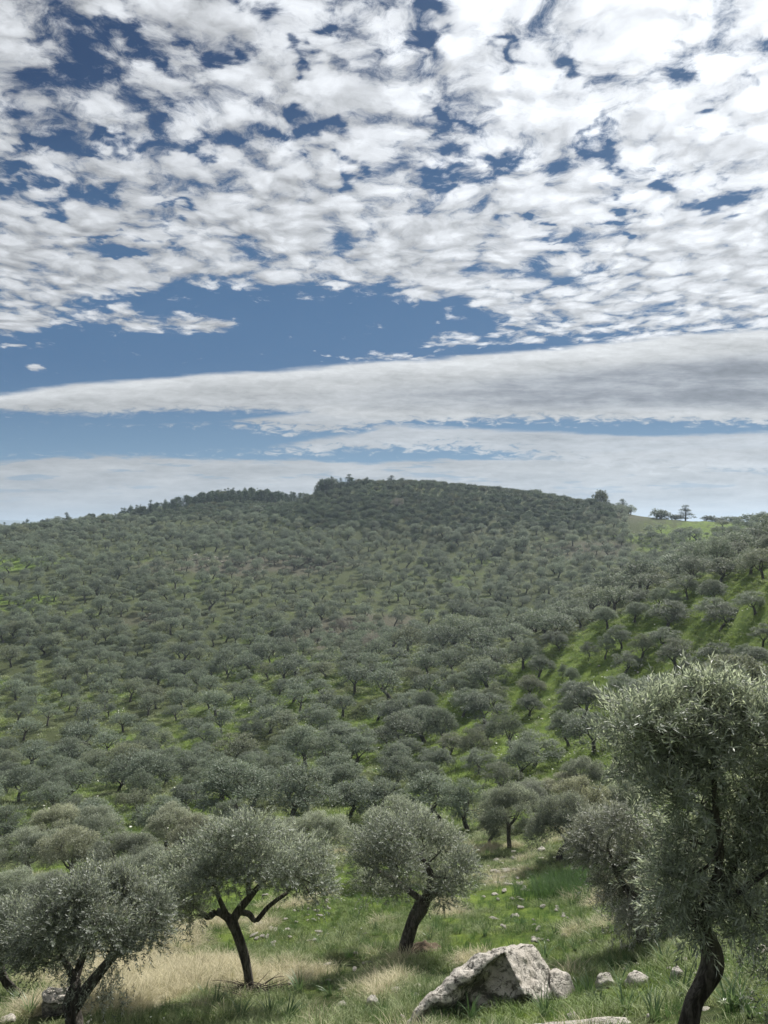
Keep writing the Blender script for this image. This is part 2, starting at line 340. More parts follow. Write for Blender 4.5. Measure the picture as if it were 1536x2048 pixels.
cc = q.mix(1.0, cc, q.mix(q.ss(n3, .25, .75), (.62, .62, .62, 1), (1.25, 1.25, 1.2, 1)), 'MULTIPLY')
q.put(b.inputs['Base Color'], cc)
bp = q.n('ShaderNodeBump'); bp.inputs['Strength'].default_value = .9; bp.inputs['Distance'].default_value = .12
q.put(bp.inputs['Height'], q.m('ADD', n2, q.m('MULTIPLY', n3, .4))); q.put(b.inputs['Normal'], bp.outputs[0])
gm = mesh_np("terrain", gv, gq, gt, [mg]); ca = gm.attributes.new('cover', 'FLOAT_VECTOR', 'POINT'); ca.data.foreach_set('vector', cv.astype(np.float32).ravel())
terrain = tag(link("terrain", gm), kind='structure')

# distant mountain range, several kilometres off to the left
def range_(name, Y, x0, x1, prof, depth):
    xs = np.linspace(x0, x1, 160); rows = []
    for k, t in enumerate(np.linspace(0, 1, 10)):
        hh = prof(xs)*np.sin(math.pi*min(t*.5+.0, 1)) + fbm(xs/260+k*.3, xs*0+t*4, 4, 71)*40*math.sin(math.pi*t*.5)
        rows.append(np.stack([xs, Y-depth*(1-t)+xs*0, -96+hh], -1))
    for t in (.5, 1): rows.append(np.stack([xs, Y+depth*t+xs*0, -96+prof(xs)*(1-t)], -1))
    vv = np.concatenate(rows); n_ = len(xs); k = np.arange(len(rows)-1)[:, None]*n_; l = np.arange(n_-1)[None]
    qq = np.stack([k+l, k+l+1, k+n_+l+1, k+n_+l], -1).reshape(-1, 4)
    return mesh_np(name, vv, qq, None, [mr])
mr, q, b = material("far_woodland", .95, .1)
tcf = q.n('ShaderNodeTexCoord').outputs['Object']
q.put(b.inputs['Base Color'], q.mix(q.ss(q.noise(tcf, .006, 6, .6, dim='3D'), .4, .6), (.04, .06, .03, 1), (.10, .11, .07, 1)))
tag(link("distant_mountain", range_("distant_mountain", 5200, -5200, 900, lambda xs: 45+135*np.exp(-((xs+2750)/900)**2)+60*np.exp(-((xs+1650)/620)**2)+30*np.exp(-((xs+700)/900)**2), 900)), kind='structure')

# ================================================================ vegetation materials
def leaf_mat(name, top, under, var=.5, trans=.25, rough=.5, spec=.5, hue=None):
    m_, q, b = material(name, rough, spec)
    oi = q.n('ShaderNodeObjectInfo').outputs['Random']; gn = q.n('ShaderNodeNewGeometry')
    rnd = q.m('FRACT', q.m('MULTIPLY', gn.outputs['Random Per Island'], 1.0))
    c = q.mix(gn.outputs['Backfacing'], (*top, 1), (*under, 1))
    k = q.m('MULTIPLY_ADD', rnd, var, 1-var/2); k = q.m('MULTIPLY', k, q.m('MULTIPLY_ADD', oi, .50, .75))
    c = q.v('SCALE', c, k)
    if hue: c = q.mix(q.ss(q.m('FRACT', q.m('MULTIPLY', oi, 7.31)), .75, 1.1), c, q.v('MULTIPLY', c, hue))
    q.put(b.inputs['Base Color'], c)
    tr = q.n('ShaderNodeBsdfTranslucent'); q.put(tr.inputs[0], q.v('MULTIPLY', c, (1.14, 1.22, .86)))
    mx = q.n('ShaderNodeMixShader'); mx.inputs[0].default_value = trans
    q.nt.links.new(b.outputs[0], mx.inputs[1]); q.nt.links.new(tr.outputs[0], mx.inputs[2])
    out = [n_ for n_ in q.nt.nodes if n_.type == 'OUTPUT_MATERIAL'][0]; q.nt.links.new(mx.outputs[0], out.inputs[0])
    return m_
M = {}
M['olive'] = leaf_mat("olive_leaf", (.188, .212, .172), (.52, .54, .48), .9, .28, .48, .5, (1.10, 1.0, .88))
M['olive_far'] = leaf_mat("olive_leaf_far", (.122, .155, .113), (.36, .395, .32), .7, .16, .55, .4, (1.12, 1.0, .86))
M['olive_dry'] = leaf_mat("olive_leaf_dry", (.19, .20, .165), (.48, .485, .435), .7, .2, .5, .4)
M['maquis'] = leaf_mat("shrub_leaf", (.080, .112, .066), (.15, .185, .12), .6, .15, .6, .3, (1.3, .98, .8))
M['pine'] = leaf_mat("pine_needle", (.052, .090, .044), (.08, .12, .06), .6, .12, .6, .3)
M['russet'] = leaf_mat("bare_twig", (.27, .25, .225), (.30, .28, .25), .5, .1, .8, .1)
M['grass'] = leaf_mat("grass_green", (.150, .205, .058), (.19, .24, .08), .6, .35, .6, .3)
M['grass_dark'] = leaf_mat("grass_dark", (.085, .150, .055), (.11, .18, .07), .5, .3, .55, .35)
M['grass_dry'] = leaf_mat("grass_dry", (.50, .45, .32), (.54, .50, .38), .6, .3, .7, .2)
M['grass_pale'] = leaf_mat("grass_pale", (.27, .31, .155), (.32, .35, .20), .6, .3, .6, .3)
M['asphodel'] = leaf_mat("asphodel_leaf", (.095, .155, .070), (.15, .20, .11), .4, .3, .45, .5)
M['flower'] = leaf_mat("flower_white", (.75, .75, .68), (.7, .7, .62), .2, .2, .7, .2)

def bark_mat():
    m_, q, b = material("olive_bark", .92, .2)
    tcx = q.n('ShaderNodeTexCoord').outputs['Object']
    s1_ = q.noise(q.v('MULTIPLY', tcx, (11, 11, 2.4)), 1.6, 6, .68, .8, dim='3D'); s2_ = q.noise(tcx, 30, 5, .7, dim='3D'); s3_ = q.noise(tcx, 2.3, 3, .6, dim='3D')
    c = q.mix(q.ss(s1_, .38, .64), (.036, .031, .027, 1), (.150, .136, .120, 1))
    c = q.mix(q.m('MULTIPLY', q.ss(s3_, .5, .7), .5), c, (.16, .16, .14, 1))
    q.put(b.inputs['Base Color'], q.mix(1., c, q.mix(s2_, (.6, .6, .6, 1), (1.3, 1.3, 1.3, 1)), 'MULTIPLY'))
    bp = q.n('ShaderNodeBump'); bp.inputs['Strength'].default_value = 1.; bp.inputs['Distance'].default_value = .035
    q.put(bp.inputs['Height'], q.m('ADD', s1_, q.m('MULTIPLY', s2_, .3))); q.put(b.inputs['Normal'], bp.outputs[0])
    return m_
M['bark'] = bark_mat()

# ================================================================ plant geometry
def spline(P, n):
    P = np.asarray(P, float); k = len(P)
    if k == 2: return P[0]+(P[1]-P[0])*np.linspace(0, 1, n)[:, None]
    t = np.linspace(0, k-1-1e-6, n); i = t.astype(int); f = (t-i)[:, None]
    g_ = lambda j: P[np.clip(j, 0, k-1)]
    a, b_, c, d = g_(i-1), g_(i), g_(i+1), g_(i+2)
    return .5*((2*b_)+(-a+c)*f+(2*a-5*b_+4*c-d)*f**2+(-a+3*b_-3*c+d)*f**3)
def tube(geo, P, R, n=12, seg=8, gnarl=0., rng=RNG, m=0):
    P = spline(P, n); R = np.interp(np.linspace(0, 1, n), np.linspace(0, 1, len(R)), R)
    T_ = np.gradient(P, axis=0); T_ /= np.linalg.norm(T_, axis=1)[:, None]+1e-9
    up = np.array([.3, .2, 1.]); N_ = np.cross(T_, np.array([1, .13, .07])) ; N_ /= np.linalg.norm(N_, axis=1)[:, None]+1e-9
    B_ = np.cross(T_, N_); th = np.linspace(0, 2*math.pi, seg, endpoint=False)
    r = np.repeat(R[:, None], seg, 1)
    if gnarl:
        tt = np.linspace(0, 1, n)[:, None]; ph = rng.uniform(0, 6.28, 4)
        r = r*(1+gnarl*(.5*np.sin(2*th+ph[0]+tt*3)+.45*np.sin(3*th+ph[1]-tt*5)+.35*np.sin(5*th+ph[2]+tt*9)+.5*(fbm(np.cos(th)*2+tt*7, np.sin(th)*2+tt*3, 3, int(rng.integers(99))))))
    V_ = P[:, None]+r[..., None]*(np.cos(th)[None, :, None]*N_[:, None]+np.sin(th)[None, :, None]*B_[:, None])
    i = np.arange(n-1)[:, None]*seg; j = np.arange(seg)[None]; jn = (j+1) % seg
    q_ = np.stack([i+j, i+jn, i+seg+jn, i+seg+j], -1).reshape(-1, 4)
    cap = np.stack([np.full(seg, n*seg), (n-1)*seg+np.arange(seg), (n-1)*seg+(np.arange(seg)+1) % seg], -1)
    geo.add(np.vstack([V_.reshape(-1, 3), P[-1:]]), q_, cap, m)
def unit(v): return v/(np.linalg.norm(v, axis=-1, keepdims=True)+1e-9)
def leaves(geo, pos, dir_, nrm, L, W, m=0, fold=0.):
    """lens-shaped leaves: pos/dir/nrm (n,3), L,W (n,)"""
    d_ = unit(dir_); s_ = unit(np.cross(d_, nrm)); n_ = np.cross(s_, d_); L = L[:, None]; W = W[:, None]
    if fold:
        mid = pos+d_*L*.5-n_*W*fold
        V_ = np.stack([pos, mid+s_*W*.5+n_*W*fold, pos+d_*L-n_*L*.06, mid-s_*W*.5+n_*W*fold, mid], 1)
        k = np.arange(len(pos))[:, None]*5
        geo.add(V_.reshape(-1, 3), None, np.concatenate([k+[0, 1, 4], k+[1, 2, 4], k+[2, 3, 4], k+[3, 0, 4]]), m)
    else:
        V_ = np.stack([pos, pos+d_*L*.48+s_*W*.5, pos+d_*L, pos+d_*L*.48-s_*W*.5], 1)
        geo.add(V_.reshape(-1, 3), np.arange(len(pos)*4).reshape(-1, 4), None, m)
def sprays(geo, base, dirs, tl, nl, L, W, rng, m=0, fold=0., twig=None, droop=.25, spread=.8):
    """leafy twigs: nl leaves in opposite pairs along each twig of length tl"""
    n_ = len(base); dirs = unit(dirs); tl = np.broadcast_to(tl, n_)
    ax = unit(np.cross(dirs, rng.normal(size=(n_, 3)))); ay = np.cross(dirs, ax)
    P_, D_, N_ = [], [], []
    for k in range(nl):
        t = .12+.88*k/max(nl-1, 1); p = base+dirs*(tl*t)[:, None]; p[:, 2] -= droop*tl*t*t*.5
        sgn = 1 if k % 2 else -1; a = (k//2)*1.57+rng.normal(0, .35, n_)
        rad_ = ax*np.cos(a)[:, None]+ay*np.sin(a)[:, None]
        d_ = dirs*(.55+.5*t)+rad_*sgn*spread+rng.normal(0, .18, (n_, 3)); d_[:, 2] -= droop*.5*t
        P_.append(p); D_.append(d_); N_.append(unit(dirs*1.0-rad_*sgn*.6+rng.normal(0, .35, (n_, 3))+[0, 0, .5]))
    P_ = np.concatenate(P_); D_ = np.concatenate(D_); N_ = np.concatenate(N_); c = len(P_)
    leaves(geo, P_, D_, N_, L*rng.uniform(.65, 1.2, c), W*rng.uniform(.75, 1.2, c), m, fold)
    if twig is not None:
        tw, r_ = twig; s_ = unit(np.cross(dirs, [0, 0, 1.]))*r_; e = base+dirs*tl[:, None]; e[:, 2] -= droop*tl*.5; u_ = np.cross(unit(dirs), s_)
        V_ = np.stack([base+s_, base-s_, base+u_, e], 1); k = np.arange(n_)[:, None]*4
        tw.add(V_.reshape(-1, 3), None, np.concatenate([k+[0, 1, 3], k+[1, 2, 3], k+[2, 0, 3]]), 0)

def lobe_points(rng, lobes, n, bias=.5, under=.35):
    """points inside the crown's lobes, denser towards the outside; returns points and outward directions"""
    lobes = np.asarray(lobes, float); vol = lobes[:, 3]*lobes[:, 4]*lobes[:, 5]; w = vol**.75; w /= w.sum()
    k = rng.choice(len(lobes), n, p=w); d_ = unit(rng.normal(size=(n, 3))); lo = (d_[:, 2] < -.2) & (rng.random(n) > under); d_[lo, 2] *= -1
    r = rng.random(n)**(bias); r *= 1+.22*(fbm(d_[:, 0]*2.2+k*5, d_[:, 1]*2.2+d_[:, 2]*2, 3, 5)*2)
    return lobes[k, :3]+d_*r[:, None]*lobes[k, 3:6], d_, k

def olive(rng, trunk, tr, limbs, lobes, n_sprays, nl, L, W, tl, fold=0., seg=12, branch=3, twig_r=.004, leafmat='olive', gn=.16, droop=.3, updir=.55, bias=.5, under=.35, hang=()):
    """returns (trunk mesh geo, branch geo, crown geo)"""
    gt_ = Geo(); gl_ = Geo(); gc_ = Geo()
    tube(gt_, trunk, tr, 26 if seg > 8 else 7, seg, gn, rng)
    for P_, R_l in limbs: tube(gl_, P_, R_l, 14 if seg > 8 else 6, max(seg-3, 4), gn*.7, rng)
    ends = np.array([p for P_, _ in limbs for p in list(spline(P_, 6))[2:]]) if limbs else np.array([trunk[-1]])
    lob = np.asarray(lobes, float)
    for l in lob:                                   # boughs into every lobe, then smaller branches
        s_ = ends[np.argmin(((ends-l[:3])**2).sum(1)+rng.random(len(ends))*.05)]; mid = (s_+l[:3])/2+rng.normal(0, .08, 3)*np.linalg.norm(l[:3]-s_)
        r0 = max(.012, .02*np.linalg.norm(l[3:6])+.010)
        tube(gl_, [s_, mid, l[:3]], [r0, r0*.7, r0*.4], 7 if seg > 8 else 4, 6 if seg > 8 else 4, .1, rng)
        for b_ in range(branch):
            d_ = unit(rng.normal(size=3)+[0, 0, .25]); e = l[:3]+d_*l[3:6]*.8; st_ = mid+(l[:3]-mid)*rng.random()
            tube(gl_, [st_, (st_+e)/2+rng.normal(0, .05, 3), e], [r0*.45, r0*.3, r0*.12], 5 if seg > 8 else 3, 4, 0, rng)
    p, d_, k = lobe_points(rng, lob, n_sprays, bias, under)
    cen = lob[:, :3].mean(0); out = unit(p-cen)
    dd = unit(d_*.8+out*.5+[0, 0, updir]+rng.normal(0, .35, p.shape))
    sprays(gc_, p, dd, tl*rng.uniform(.6, 1.3, len(p)), nl, L, W, rng, 0, fold, (gl_, twig_r) if twig_r else None, droop)
    for hx, hy, hz, n_, w_, ln in hang:             # hanging shoots
        b0 = np.array([hx, hy, hz])+rng.normal(0, 1, (n_, 3))*[w_, w_, .12]; tt = rng.random((n_, 1))*ln; b0 = b0-[0, 0, 1]*tt
        sprays(gc_, b0, np.tile([0, 0, -1.], (n_, 1))+rng.normal(0, .45, (n_, 3)), tl, nl, L, W, rng, 0, fold, (gl_, twig_r) if twig_r else None, .1)
    return gt_, gl_, gc_

def random_olive(seed, lod, kind=0):
    """an umbrella-headed olive about 3.6 m across; lod 0 near .. 3 far"""
    rng = np.random.default_rng(seed)
    h = rng.uniform(.7, 1.15); lean = rng.normal(0, .22, 2); top = np.array([lean[0], lean[1], h])
    r0 = rng.uniform(.12, .17)
    trunk = [(0, 0, -.35), (0, 0, 0), (lean[0]*.2+rng.normal(0, .07), lean[1]*.3, h*.5), tuple(top)]
    limbs = []; lobes = []; nl_ = int(rng.integers(3, 6)); a0 = rng.uniform(0, 6.28)
    RX = rng.uniform(1.25, 1.6); asp = rng.uniform(.8, 1.15); H = rng.uniform(1.55, 2.15)
    for k in range(nl_):
        a = a0+k*6.28/nl_+rng.normal(0, .3); r = RX*rng.uniform(.35, .6)
        e = top+[math.cos(a)*r, math.sin(a)*r*asp, H*rng.uniform(.30, .5)]
        limbs.append(([tuple(top-[0, 0, .06]), tuple(top+(e-top)*.45+[0, 0, -.06]+rng.normal(0, .07, 3)), tuple(e)], [r0*.55, r0*.36, r0*.2]))
    nn = int(rng.integers(15, 21)); off_ = rng.normal(0, .12, 2)
    for k in range(nn):                        # clumps on a dome that hangs down at the sides
        t = (k+.5)/nn; a = k*2.4+rng.normal(0, .35); el = math.asin(1-t*1.22)+rng.normal(0, .09)
        rr = math.cos(el)*rng.uniform(.78, 1.1); zz = math.sin(el)*rng.uniform(.82, 1.06)
        s_ = rng.uniform(.34, .54)
        lobes.append((top[0]+off_[0]+math.cos(a)*RX*rr, top[1]+off_[1]+math.sin(a)*RX*asp*rr, h+.45+zz*(H-.5), s_*1.08, s_*1.08, s_*rng.uniform(.62, .85)))
    for k in range(3): lobes.append((top[0]+rng.normal(0, .35), top[1]+rng.normal(0, .35), h+H*rng.uniform(.35, .6), .6, .6, .45))
    N_ = [(6200, 9, .062, .019, .18), (2100, 8, .09, .034, .20), (900, 7, .115, .052, .22), (300, 6, .17, .08, .26)][lod]
    return olive(rng, trunk, [r0*1.5, r0*1.2, r0*.9, r0*.85], limbs, lobes, N_[0], N_[1], N_[2], N_[3], N_[4],
                 seg=[14, 9, 6, 5][lod], branch=[3, 2, 1, 0][lod], twig_r=[.004, .006, 0, 0][lod] or None, bias=.33, under=.3)
def shrub(seed, n=420, L=.16, W=.085, flat=.85):
    rng = np.random.default_rng(seed); gt_ = Geo(); gl_ = Geo(); gc_ = Geo()
    lobes = [(rng.normal(0, .42), rng.normal(0, .42), rng.uniform(.5, 1.25)*flat, rng.uniform(.5, .85), rng.uniform(.5, .85), rng.uniform(.45, .75)) for _ in range(7)]
    tube(gt_, [(0, 0, -.3), (0, 0, .1), (.05, 0, .8)], [.09, .08, .04], 5, 5)
    for l in lobes[:4]: tube(gl_, [(0, 0, .2), tuple(np.array(l[:3])*.6), l[:3]], [.05, .03, .015], 4, 4)
    p, d_, k = lobe_points(rng, lobes, n, .35, .6)
    sprays(gc_, p, d_+[0, 0, .4]+rng.normal(0, .35, p.shape), .2, 6, L, W, rng)
    return gt_, gl_, gc_
def pine(seed, n=700, H=6., w=1.5, oak=False):
    rng = np.random.default_rng(seed); gt_ = Geo(); gl_ = Geo(); gc_ = Geo(); ln = rng.normal(0, .25, 2)
    tube(gt_, [(0, 0, -.5), (0, 0, 0), (ln[0], ln[1], H*.5), (ln[0]*1.2, ln[1], H*.97)], [.19, .16, .1, .02], 9, 6, .05, rng)
    lobes = []
    for k in range(17 if not oak else 20):
        t = .12+.86*(k+.5)/17+rng.normal(0, .03) if not oak else rng.uniform(.2, .95); a = k*2.4+rng.normal(0, .4)
        r = w*((1-t)*1.1+.06)*rng.uniform(.5, 1.1) if not oak else w*.85*math.sqrt(max(.05, 1-((t-.55)/.42)**2))*rng.uniform(.4, 1)
        c = np.array([ln[0]*t+math.cos(a)*r, ln[1]*t+math.sin(a)*r, H*t]); s_ = rng.uniform(.32, .55)*(w/1.5)*(1.15-.55*t if not oak else 1)
        lobes.append((*c, s_*1.3, s_*1.3, s_*(.62 if not oak else 1.05))); tube(gl_, [(ln[0]*t, ln[1]*t, H*t-.25), tuple(c)], [.05, .02], 3, 4)
    lobes.append((ln[0], ln[1], H*.97, .22, .22, .42))
    p, d_, k = lobe_points(rng, lobes, n, .4, .7)
    sprays(gc_, p, d_+[0, 0, .5]+rng.normal(0, .3, p.shape), .3, 7, .24 if not oak else .2, .05 if not oak else .1, rng)
    return gt_, gl_, gc_
def meshes3(name, g3, leafmat):
    """trunk, limbs and crown meshes of a tree"""
    return (g3[0].mesh(name+"_trunk", [M['bark']]), g3[1].mesh(name+"_limbs", [M['bark']]) if g3[1].nv else None, g3[2].mesh(name+"_crown", [M[leafmat]], False))
def one_mesh(name, g3, leafmat):
    a = Geo()
    for g_, m_ in ((g3[0], 0), (g3[1], 0), (g3[2], 1)):
        if not g_.nv: continue
        a.add(np.concatenate(g_.v), np.concatenate(g_.q) if g_.q else None, np.concatenate(g_.t) if g_.t else None, m_)
    return a.mesh(name, [M['bark'], M[leafmat]], False)
def plant_tree(kind, ms, loc, rz, sc, label, cat, group):
    r = bpy.data.objects.new(kind, None); C.objects.link(r); r.empty_display_size = .2
    r.location = loc; r.rotation_euler = (0, 0, rz); r.scale = sc if hasattr(sc, '__len__') else (sc,)*3
    tag(r, None, cat, group); settle(r, label); t = link('trunk', ms[0], r)
    if ms[1] is not None: link('branching', ms[1], t)
    link('crown', ms[2], r); return r

# ================================================================ olive trees of the foreground, built one by one
HEROES = []
def hero(name, px, py, Y, trunk, tr, limbs, lobes, ns, nl, L, W, tl, label, leafmat='olive', seed=1, fold=0., hang=(), dspread=1.3, shoots=(), **kw):
    X0, Z0 = (px-HX)/F*Y, gz((px-HX)/F*Y, Y); rng = np.random.default_rng(seed)
    def lc(a, b, dy=0.): return ((a-HX)/F*(Y+dy)-X0, dy, (HY-b)/F*(Y+dy)-Z0)
    s_ = Y/F
    tk = [lc(*t) for t in trunk]; tk = [(tk[0][0], tk[0][1], tk[0][2]-.4)]+tk
    lb = [([lc(*p) for p in P_], [r*s_ for r in R_l]) for P_, R_l in limbs]
    lo = []
    for k, l in enumerate(lobes):
        dy = l[4] if len(l) > 4 else (rng.uniform(-.75, .75) if k % 3 else rng.uniform(-1, 1))*dspread
        lo.append((*lc(l[0], l[1], dy), l[2]*s_*.93, (l[2]+l[3])*.5*s_+.08, l[3]*s_*.93))
    hg = [(*lc(a, b, dy), n_, w_*s_, ln*s_) for a, b, dy, n_, w_, ln in hang]
    g3 = olive(rng, tk, [tr[0]*1.35*s_]+[r*s_ for r in tr], [], lo, ns, nl, L, W, tl, fold=fold, seg=16, gn=.30, hang=hg, **kw) if not lb else None
    root = bpy.data.objects.new(name, None); C.objects.link(root); root.location = (X0, Y, Z0)
    tag(root, label, 'olive tree', 'olive trees of the foreground')
    g3 = olive(rng, tk, [tr[0]*1.5*s_]+[r*s_ for r in tr], lb, lo, ns, nl, L, W, tl, fold=fold, seg=16, gn=.30, hang=hg, **kw)
    for a, b_, sp_, n_ in shoots:                 # long upright shoots that leave the crown
        base = np.array([lc(a, b_+62, 0)])+rng.normal(0, 1, (n_, 3))*[sp_*s_, .25, 8*s_]
        ax_ = unit(rng.normal(0, .42, (n_, 3))+[(a-1390)/400 if name == 'x' else 0, 0, 1.])
        sprays(g3[2], base, ax_, np.full(n_, .34), 20, L, W, rng, 0, fold, (g3[1], .003), .1, .6)
    nr_ = ns//12; pr2, dr2, _ = lobe_points(rng, np.array(lo), nr_, .02, .5)
    sprays(g3[2], pr2, dr2+[0, 0, .35]+rng.normal(0, .3, pr2.shape), tl*1.7, int(nl*1.5), L, W, rng, 0, fold, (g3[1], .003), .35, .7)
    t = link('trunk', g3[0].mesh(name+'_trunk', [M['bark']]), root)
    for P_, R_l in lb:
        g_ = Geo(); tube(g_, P_, R_l, 20, 12, .18, rng); link('limb', g_.mesh(name+'_limb', [M['bark']]), t)
    link('branching', g3[1].mesh(name+'_branching', [M['bark']]), t)
    link('crown', g3[2].mesh(name+'_crown', [M[leafmat]], False), root)
    HEROES.append((X0, Y)); return root
def yat(px, py): return float(place(px, py)[1])

hero('olive_tree', 1372, 2085, 7.5, [(1372,2090),(1378,2040),(1388,2002),(1408,1968),(1424,1935),(1423,1900),(1409,1865),(1400,1825)], [21,17,16,17,18,17,16,13],
 [([(1400,1828),(1455,1745,.1),(1520,1650,.3),(1500,1598,.2),(1452,1572,.0)], [12,9,7,6,3]), ([(1402,1835),(1385,1760,.3),(1360,1660,.5),(1345,1540,.5)], [10,7,5,3]),
  ([(1404,1830),(1440,1720,-.2),(1430,1600,-.3),(1425,1450,-.1)], [10,7,5,3]), ([(1404,1838),(1470,1790,-.2),(1540,1740,-.3)], [8,6,3])],
 [(1268,1455,42,32),(1320,1440,45,40),(1388,1430,54,45),(1455,1435,55,50),(1530,1470,60,50),(1290,1512,44,34),(1350,1525,58,42),(1435,1520,66,52),(1525,1560,60,66),(1335,1580,48,24),
  (1400,1610,60,44),(1480,1640,74,56),(1550,1680,60,70),(1375,1680,46,46),(1450,1715,62,54),(1520,1765,60,52),(1352,1760,46,50),(1425,1800,56,36),(1345,1825,38,38),(1385,1850,40,30),(1500,1835,50,34),(1455,1860,36,22),
  (1420,1385,40,24,0),(1350,1398,24,20,0),(1490,1398,22,22,0),(1570,1560,50,60),(1570,1440,40,40),(1575,1800,40,60)],
 3300, 13, .088, .0165, .23, 'close silvery olive with long narrow leaves and crooked S-shaped trunk at right edge', seed=3, fold=.18, dspread=.55, branch=5, twig_r=.0022, droop=.35, updir=.45, bias=.5, under=.5,
 shoots=[(1225,1455,20,6),(1260,1395,24,6),(1410,1350,20,6),(1240,1430,26,5),(1275,1410,30,6),(1310,1405,30,6),(1350,1375,26,9),(1385,1385,30,8),(1425,1362,30,12),(1455,1372,30,10),(1500,1392,24,10),(1530,1420,24,8),(1300,1425,26,8),(1340,1390,22,8),(1400,1370,24,10),(1475,1380,24,10),(1215,1470,14,4),(1225,1520,16,4),(1290,1600,16,3),(1330,1700,14,3),(1345,1735,14,3)])
y1 = yat(145, 2060)
hero('olive_tree', 145, 2060, y1, [(148,2062),(146,2035),(141,2012)], [19,17,18],
 [([(143,2022),(178,1972),(215,1926),(256,1886),(290,1870)], [13,10,8,6,3]), ([(140,2018),(146,1990),(150,1962,.2),(125,1915,.3)], [15,13,10,4]), ([(215,1926),(240,1870,.4),(270,1835,.5)], [7,5,3]), ([(148,1965,.2),(170,1900,.5),(190,1850,.6)], [8,6,3])],
 [(212,1785,56,38),(265,1812,56,44),(305,1862,38,42),(155,1800,56,40),(105,1845,56,42),(62,1880,42,38),(142,1872,52,42),(198,1862,52,48),(252,1892,34,26),(150,1930,34,28),(92,1912,42,32),(318,1822,26,34),(58,1925,28,26),(180,1760,40,24),(240,1765,36,22)],
 4000, 12, .074, .018, .2, 'bushy low-forked olive at lower left, dark limb slanting right, stone ledge behind it', seed=5, hang=[(222,1925,0,90,18,75),(160,1950,0,60,22,30)], branch=5, twig_r=.003, updir=.5)
y2 = yat(500, 1988)
hero('olive_tree', 500, 1988, y2, [(501,1990),(494,1935),(480,1885),(463,1842)], [10,8,8,9.5],
 [([(464,1845),(452,1832),(432,1824),(416,1834),(400,1822,.3)], [9,8,6.5,6,3]), ([(462,1845),(446,1815),(434,1785),(425,1750,.3)], [6,5,4,2.5]), ([(463,1845),(480,1817),(499,1795),(520,1770),(545,1740,-.3)], [9,7.5,6,4.5,3]),
  ([(476,1824),(498,1828),(512,1841),(538,1812),(575,1785,.2)], [6,5.5,5,4.5,3]), ([(499,1795),(497,1770),(500,1720)], [6,4.5,3])],
 [(500,1668,52,36),(556,1695,56,40),(440,1692,54,40),(385,1722,50,38),(342,1752,40,38),(372,1792,44,42),(335,1790,30,34),(615,1728,46,40),(645,1778,28,34),(602,1772,44,34),(520,1732,58,40),(452,1752,50,34),(560,1752,46,36),(410,1760,42,36),(480,1705,60,36),(380,1830,30,24)],
 4200, 12, .074, .018, .2, 'wide umbrella-headed olive on a slim straight trunk above a pile of cut twigs', seed=8, branch=5, twig_r=.003, updir=.45)
y3 = yat(812, 1908)
hero('olive_tree', 812, 1908, y3, [(811,1912),(813,1885),(826,1845),(843,1815),(850,1797)], [17,11,11,13,12],
 [([(850,1800),(862,1772),(860,1745),(840,1710,.2)], [9,8,6,3]), ([(848,1803),(815,1780,.2),(780,1755,.4),(750,1740,.5)], [7,6,5,3]), ([(853,1800),(885,1775,.2),(915,1750,.3)], [7,5,3])],
 [(778,1678,48,38),(838,1664,46,38),(888,1695,44,44),(925,1740,30,46),(898,1778,40,32),(850,1735,54,40),(796,1735,50,42),(742,1722,42,46),(742,1772,36,32),(792,1783,36,22),(872,1792,34,20),(718,1690,26,30)],
 3500, 12, .074, .018, .2, 'silvery rounded olive with leaning trunk, earth mound at its foot, above the boulder', seed=11, branch=4, twig_r=.003, updir=.4)
y5 = yat(1288, 1893)
hero('olive_tree', 1288, 1893, y5, [(1288,1895),(1280,1850),(1290,1810)], [12,10,9],
 [([(1290,1815),(1240,1760),(1215,1700)], [7,6,3]), ([(1290,1815),(1320,1750),(1330,1700)], [7,5,3])],
 [(1190,1662,44,40),(1240,1650,46,38),(1295,1660,44,40),(1345,1690,40,44),(1200,1715,44,40),(1262,1730,44,44),(1310,1760,44,46),(1245,1790,34,38),(1300,1830,44,36),(1350,1800,40,50),(1160,1700,26,34),(1262,1840,24,30),(1380,1760,36,44),(1205,1765,20,24)],
 5200, 12, .070, .016, .2, 'brownish-grey weeping olive with drooping shoots, half hidden behind the close tree', leafmat='olive_dry', seed=14, hang=[(1260,1850,0,110,26,50),(1210,1760,0,60,20,40)], branch=6, twig_r=.004, updir=.1, droop=.7)
y0 = yat(38, 1993)
hero('olive_tree', 38, 1993, y0, [(38,1997),(24,1976),(8,1957),(0,1930)], [9,8,8,7], [([(0,1932),(20,1890),(35,1865)], [5,4,3]), ([(0,1935),(-30,1900),(-45,1880)], [5,4,3])],
 [(-15,1880,44,36),(28,1848,40,34),(55,1862,26,28),(-5,1838,40,30),(-45,1900,40,34),(20,1900,36,30),(-60,1860,40,36)],
 3200, 11, .068, .018, .2, 'small leaning olive cut by the left edge of the photo', seed=17, branch=4, twig_r=.003)

